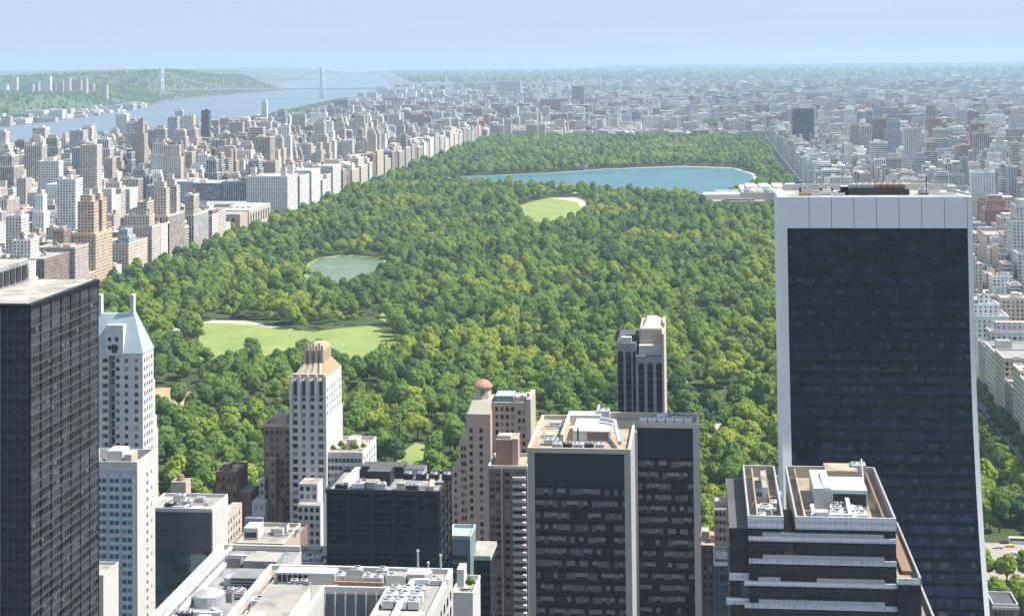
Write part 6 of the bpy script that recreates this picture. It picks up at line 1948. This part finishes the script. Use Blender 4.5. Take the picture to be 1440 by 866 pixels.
# street trees of the museum square
r6 = random.Random(8)
qx = [r6.uniform(-735, -650) for _ in range(60)]; qy = [r6.choice((r6.uniform(2215, 2234), r6.uniform(2264, 2306), r6.uniform(2480, 2530))) for _ in range(60)]
forest('square_trees', 'green trees filling the square round the pink and white museum', qx, qy, [0.0] * 60, [r6.randrange(6) for _ in qx], [r6.uniform(.7, 1.1) for _ in qx], [r6.uniform(0, 6) for _ in qx])

# shrubs on the roof terraces
def shrub(x, y, z, s, k, label):
    root = thing('terrace_shrub', label, 'shrub', (x, y, z - 1.0 * s), 'shrubs on the roof terraces')
    root.scale = (s, s, s)
    c = bpy.data.objects.new('foliage', CM[k]); COL.objects.link(c); c.parent = root
wx0, wx1, Yw, zw = wing
spots = ['at the shaft end', 'second from the shaft', 'third from the shaft', 'third from the outer end', 'second from the outer end', 'at the outer end']
for i in range(6):
    shrub(wx0 + 2 + (wx1 - wx0 - 4) * i / 5, Yw + 6 + (i % 2) * 5, zw, .36 + .1 * (i % 3 == 1), 5, f"green terrace shrub on the gold-crowned tower's wing, {spots[i]}")
shrub(planted[0], planted[1], planted[2], .42, 5, 'bright green shrub on the white terrace corner beside the pale equipment roof')


# ------------------------------------------------------------------ vehicles on the plaza
def car_body(col, L=4.6, W=1.85, Hh=1.45, van=False):
    mb = MB()
    prof = [(-L / 2, .35), (L / 2, .35), (L / 2, .75), (L * .26, .92), (L * .12, Hh), (-L * .34, Hh), (-L * .46, .95), (-L / 2, .9)] if not van else [(-L / 2, .35), (L / 2, .35), (L / 2, 1.0), (L * .42, Hh), (-L / 2, Hh)]
    n = len(prof)
    for s in (-1, 1):
        p = [(s * W / 2 * (.82 if z > 1.2 else 1), y, z) for (y, z) in prof]
        mb.face(p if s > 0 else p[::-1], 0)
    for i in range(n):
        a, b = prof[i], prof[(i + 1) % n]
        wa, wb = W / 2 * (.82 if a[1] > 1.2 else 1), W / 2 * (.82 if b[1] > 1.2 else 1)
        mb.face([(-wa, a[0], a[1]), (-wb, b[0], b[1]), (wb, b[0], b[1]), (wa, a[0], a[1])], 0)
    return mb


def car(x, y, rz, col, label, van=False):
    root = thing('car' if not van else 'bus', label, 'car' if not van else 'bus', (x, y, .135), 'vehicles at the park corner')
    L, Hh = (4.6, 1.45) if not van else (11.5, 3.0)
    ox, oy, oz = root.location
    pm = plain('car paint ' + label[:12], col, .3, .05, 1.0, spec=.6)
    def shift(mb):
        mb.v = [(a + ox, b + oy, c + oz) for a, b, c in mb.v]; return mb
    shift(car_body(col, L, 1.85 if not van else 2.5, Hh, van)).build('body', [pm], root)
    g = MB()
    if van: g.box(-1.27, 1.27, -L * .45, L * .40, 1.5, 2.4, bottom=True)
    else: g.box(-.86, .86, -L * .31, L * .13, 1.0, 1.32, bottom=True)
    shift(g).build('window', [M['glass_dark']], root)
    for sx in (-1, 1):
        for sy in (-.31, .31):
            w = MB(); n = 10; R = .34 if not van else .48
            cxx = sx * (.84 if not van else 1.15)
            A = [(cxx - .1, sy * L + R * cos(2 * pi * k / n), R + R * sin(2 * pi * k / n)) for k in range(n)]
            Bq = [(cxx + .1, a[1], a[2]) for a in A]
            for k in range(n): w.face([A[k], Bq[k], Bq[(k + 1) % n], A[(k + 1) % n]], 0)
            w.face(A, 0); w.face(Bq[::-1], 0)
            shift(w).build('wheel', [M['black']], root)
    root.rotation_euler.z = rz


for (px, py, rz, col, lab, v) in ((1404, 771, 1.5, (.7, .7, .7), 'white car on the pale plaza nearest the slab tower', False), (1420, 769, 1.6, (.75, .55, .08), 'yellow taxi on the pale plaza between white car and white bus', False),
                                  (1433, 764, 1.55, (.72, .72, .7), 'white bus on the plaza in front of the park trees', True), (1413, 764, 1.57, (.06, .06, .07), 'black car behind the yellow taxi on the plaza', False), (1424, 780, 1.5, (.5, .5, .52), 'silver car at the near side of the plaza', False)):
    x, y = ground_pt(px, py)
    car(x, y, rz, col, lab, v)

# ================================================================== LIGHT, AIR, CAMERA SETTINGS
SUN_AZ, SUN_EL = radians(86), radians(54)           # azimuth from +Y towards +X
w = bpy.data.worlds.new('World'); SC.world = w; w.use_nodes = True
nt = w.node_tree
bg = nt.nodes['Background']
sky = nt.nodes.new('ShaderNodeTexSky'); sky.sky_type = 'NISHITA'; sky.sun_disc = False
sky.sun_elevation = SUN_EL; sky.sun_rotation = SUN_AZ
sky.altitude = 250; sky.air_density = 1.0; sky.dust_density = 0.6; sky.ozone_density = 2.0
tc = nt.nodes.new('ShaderNodeTexCoord'); sx = nt.nodes.new('ShaderNodeSeparateXYZ'); cx = nt.nodes.new('ShaderNodeCombineXYZ')
mxn = nt.nodes.new('ShaderNodeMath'); mxn.operation = 'MAXIMUM'; mxn.inputs[1].default_value = 0.0
nt.links.new(tc.outputs['Generated'], sx.inputs[0]); nt.links.new(sx.outputs[2], mxn.inputs[0])
nt.links.new(sx.outputs[0], cx.inputs[0]); nt.links.new(sx.outputs[1], cx.inputs[1]); ad = nt.nodes.new('ShaderNodeMath'); ad.operation = 'MULTIPLY_ADD'; ad.inputs[1].default_value = 2.6; ad.inputs[2].default_value = 1.15
nt.links.new(mxn.outputs[0], ad.inputs[0]); nt.links.new(ad.outputs[0], cx.inputs[2])
nt.links.new(cx.outputs[0], sky.inputs[0]); hs = nt.nodes.new('ShaderNodeHueSaturation'); hs.inputs['Hue'].default_value = 0.476; hs.inputs['Saturation'].default_value = 0.58; hs.inputs['Value'].default_value = 0.80
nt.links.new(sky.outputs[0], hs.inputs['Color']); 
# thin high cloud, stretched along the horizon
mp = nt.nodes.new('ShaderNodeMapping'); mp.inputs['Scale'].default_value = (5, 5, 60)
nz = nt.nodes.new('ShaderNodeTexNoise'); nz.inputs['Scale'].default_value = 1.0; nz.inputs['Detail'].default_value = 6; nz.inputs['Distortion'].default_value = .6
mr = nt.nodes.new('ShaderNodeMapRange'); mr.inputs[1].default_value = .48; mr.inputs[2].default_value = .8; mr.inputs[4].default_value = .05
mc = nt.nodes.new('ShaderNodeMix'); mc.data_type = 'RGBA'; mc.inputs[7].default_value = (3.6, 3.9, 4.2, 1)
nt.links.new(tc.outputs['Generated'], mp.inputs[0]); nt.links.new(mp.outputs[0], nz.inputs['Vector']); nt.links.new(nz.outputs[0], mr.inputs[0])
nt.links.new(mr.outputs[0], mc.inputs[0]); nt.links.new(hs.outputs[0], mc.inputs[6]); nt.links.new(mc.outputs[2], bg.inputs[0])
bg.inputs[1].default_value = 0.15

sd = bpy.data.lights.new('sun', 'SUN'); sd.energy = 3.8; sd.angle = radians(0.53); sd.color = (1.0, 0.95, 0.87)
so = bpy.data.objects.new('sun', sd); COL.objects.link(so)
sv = Vector((sin(SUN_AZ) * cos(SUN_EL), cos(SUN_AZ) * cos(SUN_EL), sin(SUN_EL)))
so.rotation_euler = sv.to_track_quat('Z', 'Y').to_euler()
so.location = (200, 200, 600)

# the air over the city
hz = MB(); hz.box(-16000, 9000, -6200, 30600, -3.0, 300.0, bottom=True)
hm = bpy.data.materials.new('haze'); hm.use_nodes = True
hn = hm.node_tree
for n in list(hn.nodes):
    if n.type != 'OUTPUT_MATERIAL': hn.nodes.remove(n)
pv = hn.nodes.new('ShaderNodeVolumePrincipled')
pv.inputs['Color'].default_value = (0.60, 0.80, 1.0, 1); pv.inputs['Density'].default_value = 5.4e-5; pv.inputs['Anisotropy'].default_value = 0.15
hn.links.new(pv.outputs[0], next(n for n in hn.nodes if n.type == 'OUTPUT_MATERIAL').inputs['Volume'])
ho = hz.build('haze', [hm]); tag(ho, 'thin blue haze over the whole city', None, None, 'stuff')
ho.display_type = 'WIRE'

SC.render.engine = 'CYCLES'
cy = SC.cycles
cy.use_denoising = True
cy.max_bounces = 5; cy.diffuse_bounces = 3; cy.glossy_bounces = 2; cy.transmission_bounces = 2; cy.volume_bounces = 0; cy.transparent_max_bounces = 4
cy.caustics_reflective = False; cy.caustics_refractive = False
vs = SC.view_settings
vs.view_transform = 'Standard'; vs.look = 'None'; vs.gamma = 1.0; vs.use_curve_mapping = False
vs.exposure = 1.28
